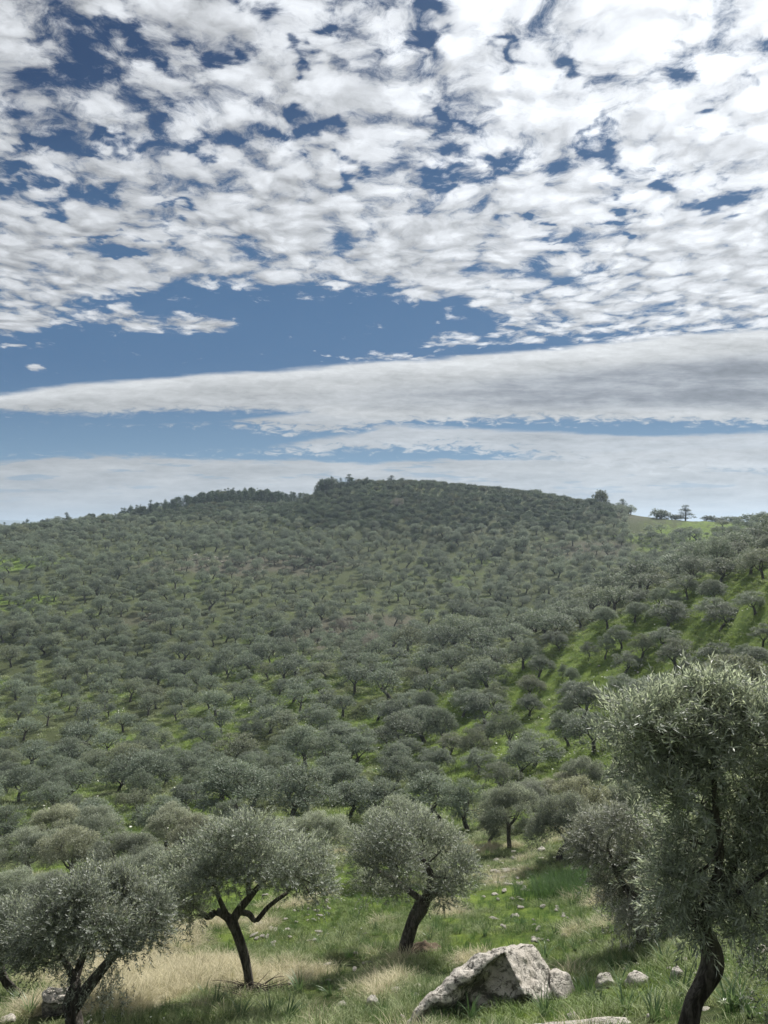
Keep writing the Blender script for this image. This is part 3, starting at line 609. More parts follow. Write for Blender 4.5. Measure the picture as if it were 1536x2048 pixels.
# ================================================================ the grove: template trees
T1 = [meshes3("olive_near_%d" % k, random_olive(100+k, 0), 'olive') for k in range(4)]
T2g = [random_olive(200+k, 1) for k in range(6)]; T2 = [meshes3("olive_mid_%d" % k, g_, 'olive_far') for k, g_ in enumerate(T2g)]
T3g = [random_olive(300+k, 2) for k in range(6)]; T3 = [meshes3("olive_far_%d" % k, g_, 'olive_far') for k, g_ in enumerate(T3g)]
def dims(me):
    v = np.empty(len(me.vertices)*3, np.float32); me.vertices.foreach_get('co', v); v = v.reshape(-1, 3)
    a = np.percentile(v, 1.5, 0); b_ = np.percentile(v, 98.5, 0); return (b_[0]-a[0]+b_[1]-a[1])/2, b_[2]
for L_ in (T1, T2, T3):
    for k, m3 in enumerate(L_): L_[k] = (m3, dims(m3[2]))
prng = np.random.default_rng(42)
USED = set()
def zone(px, py, Y):
    if Y < 50: return 'the near slope below the viewer'
    if px > 1250 and py > 1080 and Y < 110: return 'the bright green slope at right'
    if px > 850 and py > 1180 and Y < 112: return 'the green spur in the middle'
    if Y < 130 and py > 1380: return 'the crowded valley floor'
    if py > 1290: return 'the lower far hillside'
    return 'the far hillside'
ORD1 = 'first second third fourth fifth sixth seventh eighth ninth'.split()
ORD = 'lowest second third fourth fifth sixth seventh eighth ninth tenth eleventh twelfth thirteenth fourteenth fifteenth sixteenth seventeenth eighteenth nineteenth twentieth'.split()
for t_, u_ in (('twenty','twentieth'),('thirty','thirtieth'),('forty','fortieth'),('fifty','fiftieth'),('sixty','sixtieth'),('seventy','seventieth')):
    ORD = ORD+([u_] if u_ not in ORD else [])+[t_+'-'+w for w in ORD1]
COLS = [(48,'along the left edge'),(110,"above the forked tree's left side"),(190,'above the low-forked trunk'),(260,'above the slanting dark limb'),(330,'left of the umbrella olive'),(420,"above the umbrella olive's left side"),
 (500,'above the slim straight trunk'),(590,"above the umbrella olive's right side"),(680,'right of the umbrella olive'),(760,"above the silvery olive's left side"),(840,'above the leaning trunk'),(910,"above the silvery olive's right side"),
 (980,"above the boulder's sloping arm"),(1060,"above the boulder's peak"),(1120,"above the boulder's right end"),(1190,'above the tall rushes'),(1260,"above the weeping olive's left side"),(1330,"above the weeping olive's middle"),
 (1400,'above the crooked trunk'),(1470,'right of the crooked trunk'),(1e9,'along the right edge')]
PENDING = []
def auto(px, py, w_px, ratio, zn, kind='olive', tone=''):
    PENDING.append([px, py, w_px, ratio, kind]); return PENDING[-1]
def finish_labels():
    by = {}
    for o in list(C.objects):
        k = id_of.get(o.name)
        if k is None: continue
        px, py, w_, r, kind = k; c = next(t for e, t in COLS if px < e); by.setdefault((kind, c), []).append((-py, o.name, w_, r))
    for (kind, c), L_ in by.items():
        for n_, (npy, nm, w_, r) in enumerate(sorted(L_)):
            sh = 'broad' if r > 1.25 else ('tall' if r < .98 else 'round'); sz = 'large ' if w_ > 105 else ('small ' if w_ < 38 else '')
            ad = {'olive': sz+sh+' grey-green olive', 'pine': 'dark bushy pine', 'oak': 'dark round-headed oak', 'shrub': 'round dark evergreen shrub', 'stone': 'pale loose stone', 'plant': 'strap-leaved green plant'}[kind]
            bpy.data.objects[nm]['label'] = f"{ad}, {ORD[n_]} {'one up the slope' if n_ else 'of those'} {c}"
id_of = {}
def settle(o, lab):
    if isinstance(lab, list): id_of[o.name] = lab
    elif lab: o['label'] = lab
HAND = [  # base column, base row, crown width, crown top row  (photo pixels), note
 (645,1733,122,1628,'olive with dark drooping crown between the umbrella olive and the silvery one'),(785,1765,160,1612,'pale full olive right behind the silvery rounded tree'),
 (1020,1697,118,1556,'olive with bent dark trunk standing at the top of the stony clearing'),(978,1690,70,1585,'narrow olive squeezed left of the bent-trunked one above the clearing'),
 (1118,1722,128,1572,'dense dark olive with foliage down to the ground above the tall rushes'),(1182,1690,120,1560,None),(885,1650,105,1550,None),(935,1660,90,1560,None),
 (785,1583,78,1512,None),(507,1573,66,1508,None),(537,1582,60,1515,None),(578,1598,70,1530,None),(615,1625,56,1578,'yellowish-green small olive among grey ones left of centre'),(700,1517,80,1455,None),
 (283,1616,62,1545,None),(230,1568,54,1510,None),(205,1552,56,1498,None),(155,1656,80,1588,None),(785,1464,70,1400,None),(855,1443,52,1385,None),(926,1434,62,1380,None),(995,1427,55,1363,None),
 (888,1377,44,1335,None),(1078,1354,50,1310,'lone bright-edged olive with slim trunk on the green spur'),(1125,1356,20,1328,'tiny slender olive sapling between two bigger olives on the spur'),(1140,1371,30,1335,None),(1178,1317,34,1283,None),
 (1210,1317,36,1268,None),(1243,1297,50,1250,None),(1250,1348,56,1305,None),(1283,1317,46,1268,None),(1335,1300,62,1253,None),(1375,1377,68,1315,None),(1450,1347,76,1285,None),(1442,1260,74,1210,None),
 (1522,1347,70,1300,None),(1493,1327,38,1288,'dark dense little evergreen bush on the bright slope'),(1526,1292,54,1245,None),(1511,1227,60,1192,None),(1527,1158,70,1098,None),(1500,1150,60,1098,None),(1440,1165,70,1118,None),
 (1430,1213,58,1160,None),(1345,1222,34,1185,None),(1316,1222,44,1176,None),(1376,1198,58,1150,None),(1165,1442,86,1366,'broad olive with fanned limbs on the green spur, dark bush at its side'),(1130,1440,42,1396,'dark low bush hugging the fan-limbed olive'),
 (1290,1415,60,1362,None),(1240,1427,36,1392,None),(1138,1493,58,1425,None),(1026,1514,70,1424,None),(888,1497,72,1418,None),(940,1523,62,1455,None),(825,1530,64,1478,None),(1057,1394,54,1350,None),(1060,1432,52,1388,None),
 (1215,1255,50,1215,None),(1120,1300,50,1262,None),(1050,1300,46,1265,None),(960,1310,46,1275,None),(1270,1245,48,1205,None),(1325,1150,46,1118,None),(1390,1140,50,1105,None),(1480,1125,56,1085,None),(1536,1120,60,1070,None),
 (770,1645,100,1560,None),(700,1635,90,1560,None),(1075,1640,90,1565,None),(1130,1620,84,1550,None),(1000,1600,80,1530,None),(1180,1600,80,1520,None),(860,1590,70,1525,None),
 (60,1760,120,1660,None),(150,1770,120,1665,None),(250,1775,125,1668,None),(20,1830,110,1735,None),(300,1800,120,1700,None),(90,1830,110,1745,'ragged olive partly behind the bushy low-forked tree'),
 (440,1730,110,1630,None),(560,1735,110,1640,None),(370,1745,110,1640,None),(200,1710,100,1620,None),(330,1700,100,1610,None),(110,1700,100,1615,None),(10,1700,100,1610,None),(450,1680,90,1600,None),(1230,1660,90,1560,None),
 (1330,1560,80,1470,None),(1260,1600,80,1510,None),(1420,1480,70,1400,None),(1500,1480,80,1390,None)]
placed = [(hx, hy) for hx, hy in HEROES]
def put_olive(p, w_m, h_m, px, py, label, lodf=None):
    Y = p[1]; L_ = T1 if Y < 42 else (T2 if Y < 92 else T3)
    m3, (dw, dh) = L_[int(prng.integers(len(L_)))]
    sx = w_m/dw; sz_ = np.clip(h_m/dh, sx*.72, sx*1.35)
    wpx = w_m*F/Y
    lab = label or auto(px, py-h_m*F/Y*.6, wpx, w_m/max(h_m*.72, .1), zone(px, py, Y))
    plant_tree('olive_tree', m3, p-[0, 0, .05], prng.uniform(0, 6.28), (sx, sx, sz_), lab, 'olive tree', 'olive trees of the grove')
nh = 0
for px, py, w_, top, lab in HAND:
    p = place(px, py)
    if p is None: continue
    w_m = w_*p[1]/F; h_m = (py-top)*p[1]/F
    if lab and 'bush' in lab: lab = None if 0 else lab
    put_olive(p, w_m, h_m, px, py, lab); placed.append((p[0], p[1])); nh += 1
print('hand trees', nh, [round(float(place(a[0], a[1])[1])) for a in HAND[:30]])

# procedural fill of the hillsides
OPEN = [(1100,1480,34,40),(1010,1465,20,36),(1490,1200,46,30),(1420,1270,32,26),(1230,1330,34,14),(1060,1330,30,18),(870,1470,14,30),(960,1400,26,20),(1300,1340,30,20),(1400,1330,20,24),(740,1500,16,26),(640,1530,26,14),
        (540,1330,42,22),(240,1530,24,20),(60,1640,30,14),(20,1140,26,26),(1450,1062,90,10),(700,1275,46,26),(1270,1375,30,20),(660,1590,20,16),(760,1300,20,16),(250,1250,40,14),(1370,1060,60,8),(1180,1350,20,22)]
cand = []; cell = {}
def near_(x, y, s_):
    cx, cy = int(x//4), int(y//4)
    for i in (-2, -1, 0, 1, 2):
        for j in (-2, -1, 0, 1, 2):
            for (a, b_) in cell.get((cx+i, cy+j), ()):
                if (a-x)**2+(b_-y)**2 < s_*s_: return True
    return False
for a, b_ in placed: cell.setdefault((int(a//4), int(b_//4)), []).append((a, b_))
NC = 90000
cy = np.sqrt(prng.uniform(40**2, 400**2, NC)); cx = prng.uniform(-.56, .56, NC)*cy; cz = ground_z(cx, cy)
cpx, cpy = proj(np.stack([cx, cy, cz], -1))
vis = np.ones(NC, bool)                       # terrain in front of the tree's top?
for t in np.linspace(.25, .985, 60):
    vis &= ground_z(cx*t, cy*t) < (cz+3.6)*t+.3
dens = fbm(cx/17, cy/17, 4, 77)
for k in range(NC):
    if not vis[k]: continue
    x_, y_, px, py = cx[k], cy[k], cpx[k], cpy[k]
    if px > 1262 and y_ > 246 and py < 1066: continue
    if py > 1790 or (py > 1640 and 620 < px) or (y_ < 42): continue
    py0 = py; py = py+dens[k]*46+prng.normal(0, 7)
    hill = (600 < px < 1230 and py < 1062-abs(px-860)*.03) or (px <= 640 and py < 1052-(px)*.035+ (8 if px<100 else 0)) and y_ > 255
    py = py0
    if hill and 548 < px < 634 and y_ > 318 and prng.random() < .7: continue
    if any(((px-a)/ra)**2+((py-b2)/rb)**2 < 1.3 for a, b2, ra, rb in OPEN) and prng.random() < .86: continue
    spur = y_ < 135
    s_ = (3.8 if y_ < 128 else 3.3)+dens[k]*4.2*(1 if y_ > 130 else .6)
    if hill: s_ = 2.7
    if near_(x_, y_, s_): continue
    cell.setdefault((int(x_//4), int(y_//4)), []).append((x_, y_))
    cand.append((x_, y_, cz[k], px, py, 'hill' if hill else 'olive'))
oliv = sorted([c for c in cand if c[5] == 'olive'], key=lambda c: c[1]); hills = sorted([c for c in cand if c[5] == 'hill'], key=lambda c: c[1])
print('olives', len(oliv), 'hill', len(hills))
rest = []
inview = lambda px: -30 < px < 1566
n_ind = 0
for x_, y_, z_, px, py, _ in oliv:
    w_m = prng.uniform(3.3, 4.9) if 84 < y_ < 128 and px > 880 else prng.uniform(2.4, 4.3) if y_ < 135 else prng.choice([1.8, 2.4, 2.8, 3.2, 3.7])*prng.uniform(.85, 1.15); h_m = w_m*prng.uniform(.68, .95)
    if n_ind < 300-nh-len(HEROES)-2 and inview(px):
        put_olive(np.array([x_, y_, z_]), w_m, h_m, px, py, None); n_ind += 1
    else: rest.append((x_, y_, z_-.05, w_m))

def scatter(name, items, protos, matlist=None):
    """one object: instances of unlinked prototype meshes on a cloud of points (x,y,z, rot vector, scale vector, index)"""
    pos, rot, scl, idx = items; me = bpy.data.meshes.new(name); me.vertices.add(len(pos)); me.vertices.foreach_set('co', np.asarray(pos, np.float32).ravel())
    for an, dt, dat, fld in (('rot', 'FLOAT_VECTOR', rot, 'vector'), ('scl', 'FLOAT_VECTOR', scl, 'vector')):
        a = me.attributes.new(an, dt, 'POINT'); a.data.foreach_set(fld, np.asarray(dat, np.float32).ravel())
    a = me.attributes.new('idx', 'INT', 'POINT'); a.data.foreach_set('value', np.asarray(idx, np.int32)); me.update()
    o = link(name, me); ng = bpy.data.node_groups.new(name, 'GeometryNodeTree')
    ng.interface.new_socket('Geometry', in_out='INPUT', socket_type='NodeSocketGeometry'); ng.interface.new_socket('Geometry', in_out='OUTPUT', socket_type='NodeSocketGeometry')
    N = ng.nodes; Lk = ng.links; gi = N.new('NodeGroupInput'); go = N.new('NodeGroupOutput'); jn = N.new('GeometryNodeJoinGeometry')
    def attr(nm, dt): q_ = N.new('GeometryNodeInputNamedAttribute'); q_.data_type = dt; q_.inputs[0].default_value = nm; return q_.outputs[0]
    ar, as_, ai = attr('rot', 'FLOAT_VECTOR'), attr('scl', 'FLOAT_VECTOR'), attr('idx', 'INT')
    for k, pm in enumerate(protos):
        po = bpy.data.objects.new(name+"_form", pm); oi = N.new('GeometryNodeObjectInfo'); oi.inputs[0].default_value = po; oi.inputs['As Instance'].default_value = True
        cp = N.new('FunctionNodeCompare'); cp.data_type = 'INT'; cp.operation = 'EQUAL'; Lk.new(ai, cp.inputs[2]); cp.inputs[3].default_value = k
        ip = N.new('GeometryNodeInstanceOnPoints'); Lk.new(gi.outputs[0], ip.inputs['Points']); Lk.new(cp.outputs[0], ip.inputs['Selection']); Lk.new(oi.outputs['Geometry'], ip.inputs['Instance'])
        Lk.new(ar, ip.inputs['Rotation']); Lk.new(as_, ip.inputs['Scale']); Lk.new(ip.outputs[0], jn.inputs[0])
    Lk.new(jn.outputs[0], go.inputs[0]); md = o.modifiers.new('instances', 'NODES'); md.node_group = ng
    return o
if rest:
    R = np.array(rest); n_ = len(R); pr = [one_mesh("grove_form_%d" % k, g_, 'olive_far') for k, g_ in enumerate(T3g)]; dw = np.array([t[1][0] for t in T3])
    ix = prng.integers(0, len(pr), n_); sc = R[:, 3]/dw[ix]
    o = scatter('olive_grove', (R[:, :3], np.stack([np.zeros(n_), np.zeros(n_), prng.uniform(0, 6.28, n_)], -1), np.stack([sc, sc, sc*prng.uniform(.8, 1.1, n_)], -1), ix), pr)
    tag(o, 'hundreds of small grey-green olive trees covering the far hillside', 'olive grove', kind='stuff')

# evergreen shrubs and pines on the crest
SH = [meshes3("shrub_%d" % k, shrub(400+k), 'maquis') for k in range(5)]
PI = [meshes3("pine_%d" % k, pine(500+k, oak=k % 2 == 1), 'pine') for k in range(6)]
SHg = [shrub(400+k) for k in range(5)]
hrest = []; ns_ = 0; npn = 0
hills_s = sorted(hills, key=lambda c: -c[1])
pineset = set()
for k, c in enumerate(hills_s):
    px = c[3]
    crest = c[1] > 300 if px > 640 else c[1] > 285
    pr_ = .9 if px < 620 else (.8 if px < 830 and c[4] < 1000 else .06)
    if inview(px) and crest and npn < 260 and prng.random() < pr_:
        h_ = prng.uniform(3.2, 6.2) if px < 800 else prng.uniform(2.5, 3.5); m3 = PI[int(prng.integers(6))]; s_ = h_/6
        plant_tree('pine_tree', m3, (c[0], c[1], c[2]-.1), prng.uniform(0, 6.28), (s_*prng.uniform(.95, 1.35), s_*1.15, s_),
                   auto(px, c[4]-h_*F/c[1]*.5, 40, .8, '', 'pine'), 'pine tree', 'pines along the crest'); npn += 1; pineset.add(k)
for k, c in enumerate(sorted([c for k, c in enumerate(hills_s) if k not in pineset], key=lambda c: c[1])):
    w_m = prng.uniform(2.6, 4.0)
    if inview(c[3]) and ns_ < 295:
        m3 = SH[int(prng.integers(5))]; s_ = w_m/2.4
        plant_tree('evergreen_shrub', m3, (c[0], c[1], c[2]-.1), prng.uniform(0, 6.28), (s_, s_, s_*prng.uniform(.75, 1.05)), auto(c[3], c[4]-1.2*F/c[1], 40, 1.1, '', 'shrub'), 'shrub', 'shrubs on the upper slope'); ns_ += 1
    else: hrest.append((c[0], c[1], c[2]-.1, w_m/2.4))
if hrest:
    R = np.array(hrest); n_ = len(R); pr = [one_mesh("scrub_form_%d" % k, g_, 'maquis') for k, g_ in enumerate(SHg)]
    sc = R[:, 3]; o = scatter('hilltop_scrub', (R[:, :3], np.stack([np.zeros(n_), np.zeros(n_), prng.uniform(0, 6.28, n_)], -1), np.stack([sc, sc, sc*.9], -1), prng.integers(0, 5, n_)), pr)
    tag(o, 'dark evergreen scrub covering the crest behind the nearer shrubs', 'scrub', kind='stuff')
print('pines', npn, 'shrubs', ns_, 'rest', len(hrest))
# trees standing out on the skyline
SKY = [(1203,1010,974,36,'oak','tallest lone tree on the skyline right of the summit'),(1245,1020,997,22,'pine','small ragged tree just right of the tallest lone skyline tree'),(1320,1042,1014,40,'oak','round dark tree on the skyline descending to the right'),
 (1371,1044,1010,34,'pine','pointed bushy tree on the right skyline before the bare grass top'),(1352,1046,1026,26,'shrub','low bush beside the pointed skyline tree'),(1412,1050,1029,26,'shrub','leftmost bush of the low hedge on the grassy skyline'),
 (1432,1050,1032,30,'shrub','middle bush of the low hedge on the grassy skyline'),(1462,1050,1030,34,'shrub','rightmost bush of the low hedge on the grassy skyline'),(1512,1055,1025,46,'oak','dark round-headed tree at the far right of the skyline'),
 (648,992,952,30,'oak','dark tree at the left end of the summit clump'),(672,990,957,24,'pine','second tree from the left in the summit clump'),(700,990,948,26,'pine','spiky tall pine rising from the summit clump'),(722,988,953,26,'oak','rounded tree in the right half of the summit clump'),
 (740,985,958,24,'pine','thin pine right of the summit clump'),(783,985,950,20,'pine','leaning dead-topped pine poking up right of the clump'),(805,985,955,22,'pine','slanting pine beside the dead-topped one on the summit'),(640,1000,966,22,'oak','low dark tree just left of the summit clump'),
 (1072,1000,976,34,'oak','wide evergreen bush on the skyline above the shrubby slope'),(965,990,974,26,'oak','round evergreen on the skyline right of the summit'),(303,1035,1000,18,'pine','narrow pine spike on the left skyline'),(330,1033,998,14,'pine','thinnest pine spike on the left skyline'),
 (440,1015,978,34,'oak','bulky dark oak on the left crest'),(462,1012,980,30,'pine','pine beside the bulky oak on the left crest'),(500,1012,975,40,'oak','largest dark crown on the left crest'),(525,1012,982,30,'oak','rounded crown right of the largest one on the left crest'),
 (280,1038,1008,26,'oak','dark rounded tree on the left skyline by the pine spikes'),(405,1022,995,20,'pine','pointed pine on the rising left skyline'),(134,1055,1024,16,'pine','lonely pointed pine near the left end of the skyline')]
for px, pyb, pyt, w_, kd, lab in SKY:
    col_ = np.linspace(180, 380, 400); zz = ground_z((px-HX)/F*col_, col_); k = int(np.argmax(zz/col_)); Y = float(col_[k]); X = (px-HX)/F*Y
    Zb = float(zz[k]); h_m = max((HY-pyt)/F*Y-Zb, 2.0 if kd != 'shrub' else 1.6); w_m = w_*Y/F*1.1
    if kd == 'oak' and w_m > h_m*.95: plant_tree('oak_tree', SH[int(prng.integers(5))], (X, Y, Zb-.1), prng.uniform(0, 6.28), (w_m/2.4, w_m/2.4, h_m/1.8), lab, 'oak tree', 'trees standing on the skyline')
    elif kd == 'shrub': plant_tree('evergreen_shrub', SH[int(prng.integers(5))], (X, Y, Zb-.1), prng.uniform(0, 6.28), (w_m/2.4, w_m/2.4, h_m/1.9), lab, 'shrub', 'shrubs on the skyline')
    else:
        nm = 'pine_tree' if kd == 'pine' else 'oak_tree'; c_ = [0, 2, 4] if kd == 'pine' else [1, 3, 5]
        plant_tree(nm, PI[c_[int(prng.integers(3))]], (X, Y, Zb-.1), prng.uniform(0, 6.28), (w_m/3.2, w_m/3.2, h_m/6.2), lab, 'pine tree' if kd == 'pine' else 'oak tree', 'trees standing on the skyline')
# the close clump on the left end of the summit and the wood along the left ridge
for k in range(58):
    if k < 26: px = 640+106*(k+.5)/26+prng.normal(0, 3); ptop = prng.uniform(953, 968)
    else: px = 395+150*(k-25.5)/32+prng.normal(0, 3); ptop = prng.uniform(981, 995)+abs(px-478)*.06
    col_ = np.linspace(250, 385, 300); zz = ground_z((px-HX)/F*col_, col_); Y = float(col_[int(np.argmax(zz/col_))])-prng.uniform(0, 6); X = (px-HX)/F*Y; Zb = gz(X, Y)
    h_m = float(np.clip((HY-ptop)/F*Y-Zb, 2.5, 8)); kk = int(prng.integers(6))
    plant_tree('pine_tree' if kk % 2 == 0 else 'oak_tree', PI[kk], (X, Y, Zb-.1), prng.uniform(0, 6.28), (h_m/6.2*prng.uniform(1., 1.4), h_m/6.2*1.2, h_m/6.2),
               auto(px, 1000-k*.01, 40, .8, '', 'pine' if kk % 2 == 0 else 'oak'), 'pine tree' if kk % 2 == 0 else 'oak tree', 'trees massed on the crest')
# leafless trees in the gully
BT = meshes3("bare_tree", random_olive(777, 2), 'russet')
for px, py, w_, h_, lab in [(690,1275,40,36,'pale leafless tree left of centre in the gully bottom'),(745,1310,44,40,'whitish leafless tree just below the gully bottom'),(795,1020,26,24,'reddish bare tree high on the scrubby hill')]:
    p = place(px, py); w_m = w_*p[1]/F
    plant_tree('bare_tree', BT, p, prng.uniform(0, 6), (w_m/3.4, w_m/3.4, h_*p[1]/F/2.8), lab, 'bare tree', 'bare trees')

# ================================================================ rocks
def rock_mat(name, c1_, c2_, dark=.5):
    m_, q, b = material(name, .92, .2); tcx = q.n('ShaderNodeTexCoord').outputs['Object']
    n1_ = q.noise(tcx, 2.2, 7, .65, .3, dim='3D'); n2_ = q.noise(tcx, 14, 6, .7, dim='3D'); n3_ = q.noise(tcx, 55, 3, .7, dim='3D')
    c = q.mix(q.ss(n1_, .35, .65), (*c1_, 1), (*c2_, 1))
    wv = q.v('ADD', q.v('MULTIPLY', tcx, (.7, .9, 2.4)), q.v('SCALE', q.noise(tcx, 3, 4, .6, col=True, dim='3D'), .5))
    cr_ = q.vor(wv, 2.3, 'DISTANCE_TO_EDGE', dim='3D'); cr2 = q.vor(wv, 7., 'DISTANCE_TO_EDGE', dim='3D')
    crack = q.m('MULTIPLY', q.m('MAXIMUM', q.ss(cr_, .0, .022), q.ss(n1_, .50, .46)), q.m('MULTIPLY_ADD', q.m('MAXIMUM', q.ss(cr2, 0, .04), q.ss(n2_, .55, .48)), .5, .5))
    lich = q.ss(q.m('ADD', n2_, q.m('MULTIPLY', n1_, .5)), .76, .86)
    c = q.mix(q.m('MULTIPLY', lich, dark), c, (.075, .072, .062, 1))
    c = q.mix(q.m('MULTIPLY', q.ss(n3_, .56, .66), .35), c, (.50, .48, .44, 1))
    nz = q.sep(q.n('ShaderNodeNewGeometry').outputs['Normal'])[2]
    moss = q.m('MULTIPLY', q.ss(q.noise(tcx, 3.5, 5, .65, dim='3D'), .56, .66), q.ss(nz, .45, -.1))
    c = q.mix(q.m('MULTIPLY', moss, dark*1.2, clamp=True), c, (.045, .050, .022, 1))
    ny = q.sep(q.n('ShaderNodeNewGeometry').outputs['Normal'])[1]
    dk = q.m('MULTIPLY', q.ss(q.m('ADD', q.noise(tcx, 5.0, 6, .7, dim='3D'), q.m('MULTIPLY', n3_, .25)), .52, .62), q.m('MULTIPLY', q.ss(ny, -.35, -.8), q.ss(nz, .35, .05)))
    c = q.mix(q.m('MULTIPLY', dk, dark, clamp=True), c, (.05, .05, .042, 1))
    c = q.mix(crack, (.07, .062, .052, 1), c); q.put(b.inputs['Base Color'], c)
    bp = q.n('ShaderNodeBump'); bp.inputs['Strength'].default_value = 1.; bp.inputs['Distance'].default_value = .05
    q.put(bp.inputs['Height'], q.m('ADD', q.m('MULTIPLY', crack, .8), q.m('ADD', n2_, q.m('MULTIPLY', n3_, .4)))); q.put(b.inputs['Normal'], bp.outputs[0])
    return m_
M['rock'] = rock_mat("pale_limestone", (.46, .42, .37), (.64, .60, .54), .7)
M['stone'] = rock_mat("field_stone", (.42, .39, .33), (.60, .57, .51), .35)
M['stick'], q_, b_ = material("dead_wood", .9, .2); b_.inputs['Base Color'].default_value = (.07, .055, .045, 1)
M['earth'], q_, b_ = material("bare_earth", .95, .1); tcx = q_.n('ShaderNodeTexCoord').outputs['Object']
q_.put(b_.inputs['Base Color'], q_.mix(q_.noise(tcx, 12, 6, .7, dim='3D'), (.05, .038, .026, 1), (.15, .115, .08, 1)))

def hull_mesh(name, sets, vox, amp, mat, seed=0, freq=2.5):
    bm = bmesh.new()
    for P_ in sets:
        vs_ = [bm.verts.new(p) for p in P_]; r = bmesh.ops.convex_hull(bm, input=vs_)
        bmesh.ops.delete(bm, geom=[v for v in r['geom_interior'] if isinstance(v, bmesh.types.BMVert)], context='VERTS')
    me = bpy.data.meshes.new(name+'_hull'); bm.to_mesh(me); bm.free()
    o = bpy.data.objects.new(name+'_tmp', me); C.objects.link(o); md = o.modifiers.new('r', 'REMESH'); md.mode = 'VOXEL'; md.voxel_size = vox
    bpy.context.view_layer.update(); m2 = bpy.data.meshes.new_from_object(o.evaluated_get(bpy.context.evaluated_depsgraph_get()))
    C.objects.unlink(o); bpy.data.objects.remove(o); m2.name = name; n_ = len(m2.vertices)
    v = np.empty(n_*3, np.float32); m2.vertices.foreach_get('co', v); v = v.reshape(-1, 3); nr = np.empty(n_*3, np.float32); m2.vertices.foreach_get('normal', nr); nr = nr.reshape(-1, 3)
    for k in range(n_):
        p = Vector(v[k])*freq+Vector((seed, seed*.7, 0)); a_ = mnoise.fractal(p, .9, 2.1, 5)*.6+(abs(mnoise.noise(p*1.3+Vector((5, 5, 5))))-.25)*.9
        ly = math.sin((v[k][2]*1.0+v[k][0]*.35)*16+mnoise.noise(p*.6)*4)*.16
        v[k] += nr[k]*float(a_+ly)*amp
    m2.vertices.foreach_set('co', v.ravel()); m2.materials.clear(); m2.materials.append(mat); m2.polygons.foreach_set('use_smooth', np.ones(len(m2.polygons), bool)); m2.update(); return m2
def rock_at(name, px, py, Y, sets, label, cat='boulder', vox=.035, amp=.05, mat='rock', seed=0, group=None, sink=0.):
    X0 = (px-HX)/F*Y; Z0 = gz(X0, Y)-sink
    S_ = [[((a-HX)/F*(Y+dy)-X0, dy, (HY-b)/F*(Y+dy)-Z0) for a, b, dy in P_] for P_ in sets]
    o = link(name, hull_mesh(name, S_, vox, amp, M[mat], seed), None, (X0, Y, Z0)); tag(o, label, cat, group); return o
yb = yat(985, 2006)
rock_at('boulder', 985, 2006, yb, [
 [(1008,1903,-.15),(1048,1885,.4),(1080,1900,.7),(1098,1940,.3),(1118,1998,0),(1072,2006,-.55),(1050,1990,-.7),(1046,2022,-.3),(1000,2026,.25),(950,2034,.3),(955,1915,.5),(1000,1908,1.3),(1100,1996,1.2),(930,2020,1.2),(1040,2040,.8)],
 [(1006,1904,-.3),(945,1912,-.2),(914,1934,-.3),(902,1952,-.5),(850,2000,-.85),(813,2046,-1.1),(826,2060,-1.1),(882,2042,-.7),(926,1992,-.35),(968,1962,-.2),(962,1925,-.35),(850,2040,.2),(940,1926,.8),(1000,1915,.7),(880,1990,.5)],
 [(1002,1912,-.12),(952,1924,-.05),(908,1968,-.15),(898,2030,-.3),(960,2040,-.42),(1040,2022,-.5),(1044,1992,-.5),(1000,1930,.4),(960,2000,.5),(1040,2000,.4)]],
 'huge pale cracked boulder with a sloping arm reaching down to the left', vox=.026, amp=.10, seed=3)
yr = yat(1128, 1992)
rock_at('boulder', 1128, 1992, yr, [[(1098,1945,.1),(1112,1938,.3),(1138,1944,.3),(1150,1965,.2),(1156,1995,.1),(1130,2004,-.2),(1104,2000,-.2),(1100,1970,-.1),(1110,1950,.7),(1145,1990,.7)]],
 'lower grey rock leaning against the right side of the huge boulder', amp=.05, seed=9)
ys = yat(1150, 2062)
rock_at('rock_slab', 1150, 2062, ys, [[(1040,2052,-.05),(1075,2044,.05),(1130,2040,.1),(1215,2032,.12),(1250,2031,.12),(1268,2043,.05),(1275,2075,-.2),(1180,2100,-.4),(1050,2090,-.3),(1120,2100,.4),(1240,2100,.4),(1030,2080,.1)]],
 'flat pale rock slab cut by the bottom edge of the photo', amp=.03, seed=12, cat='rock slab')
yl = yat(112, 2030)
rock_at('rock_ledge', 112, 2030, yl, [[(84,1985,0),(100,1974,.3),(150,1972,.4),(170,1980,.3),(168,2004,-.1),(120,2008,-.3),(84,2006,-.2),(92,2000,.8),(165,2000,.8)], [(80,2010,-.1),(90,2000,.1),(160,2000,.1),(165,2034,0),(120,2045,-.1),(82,2040,-.1),(100,2040,.7),(160,2035,.7)]],
 'layered pale rock ledge behind the low-forked olive', amp=.05, seed=15, cat='rock', sink=-.12)
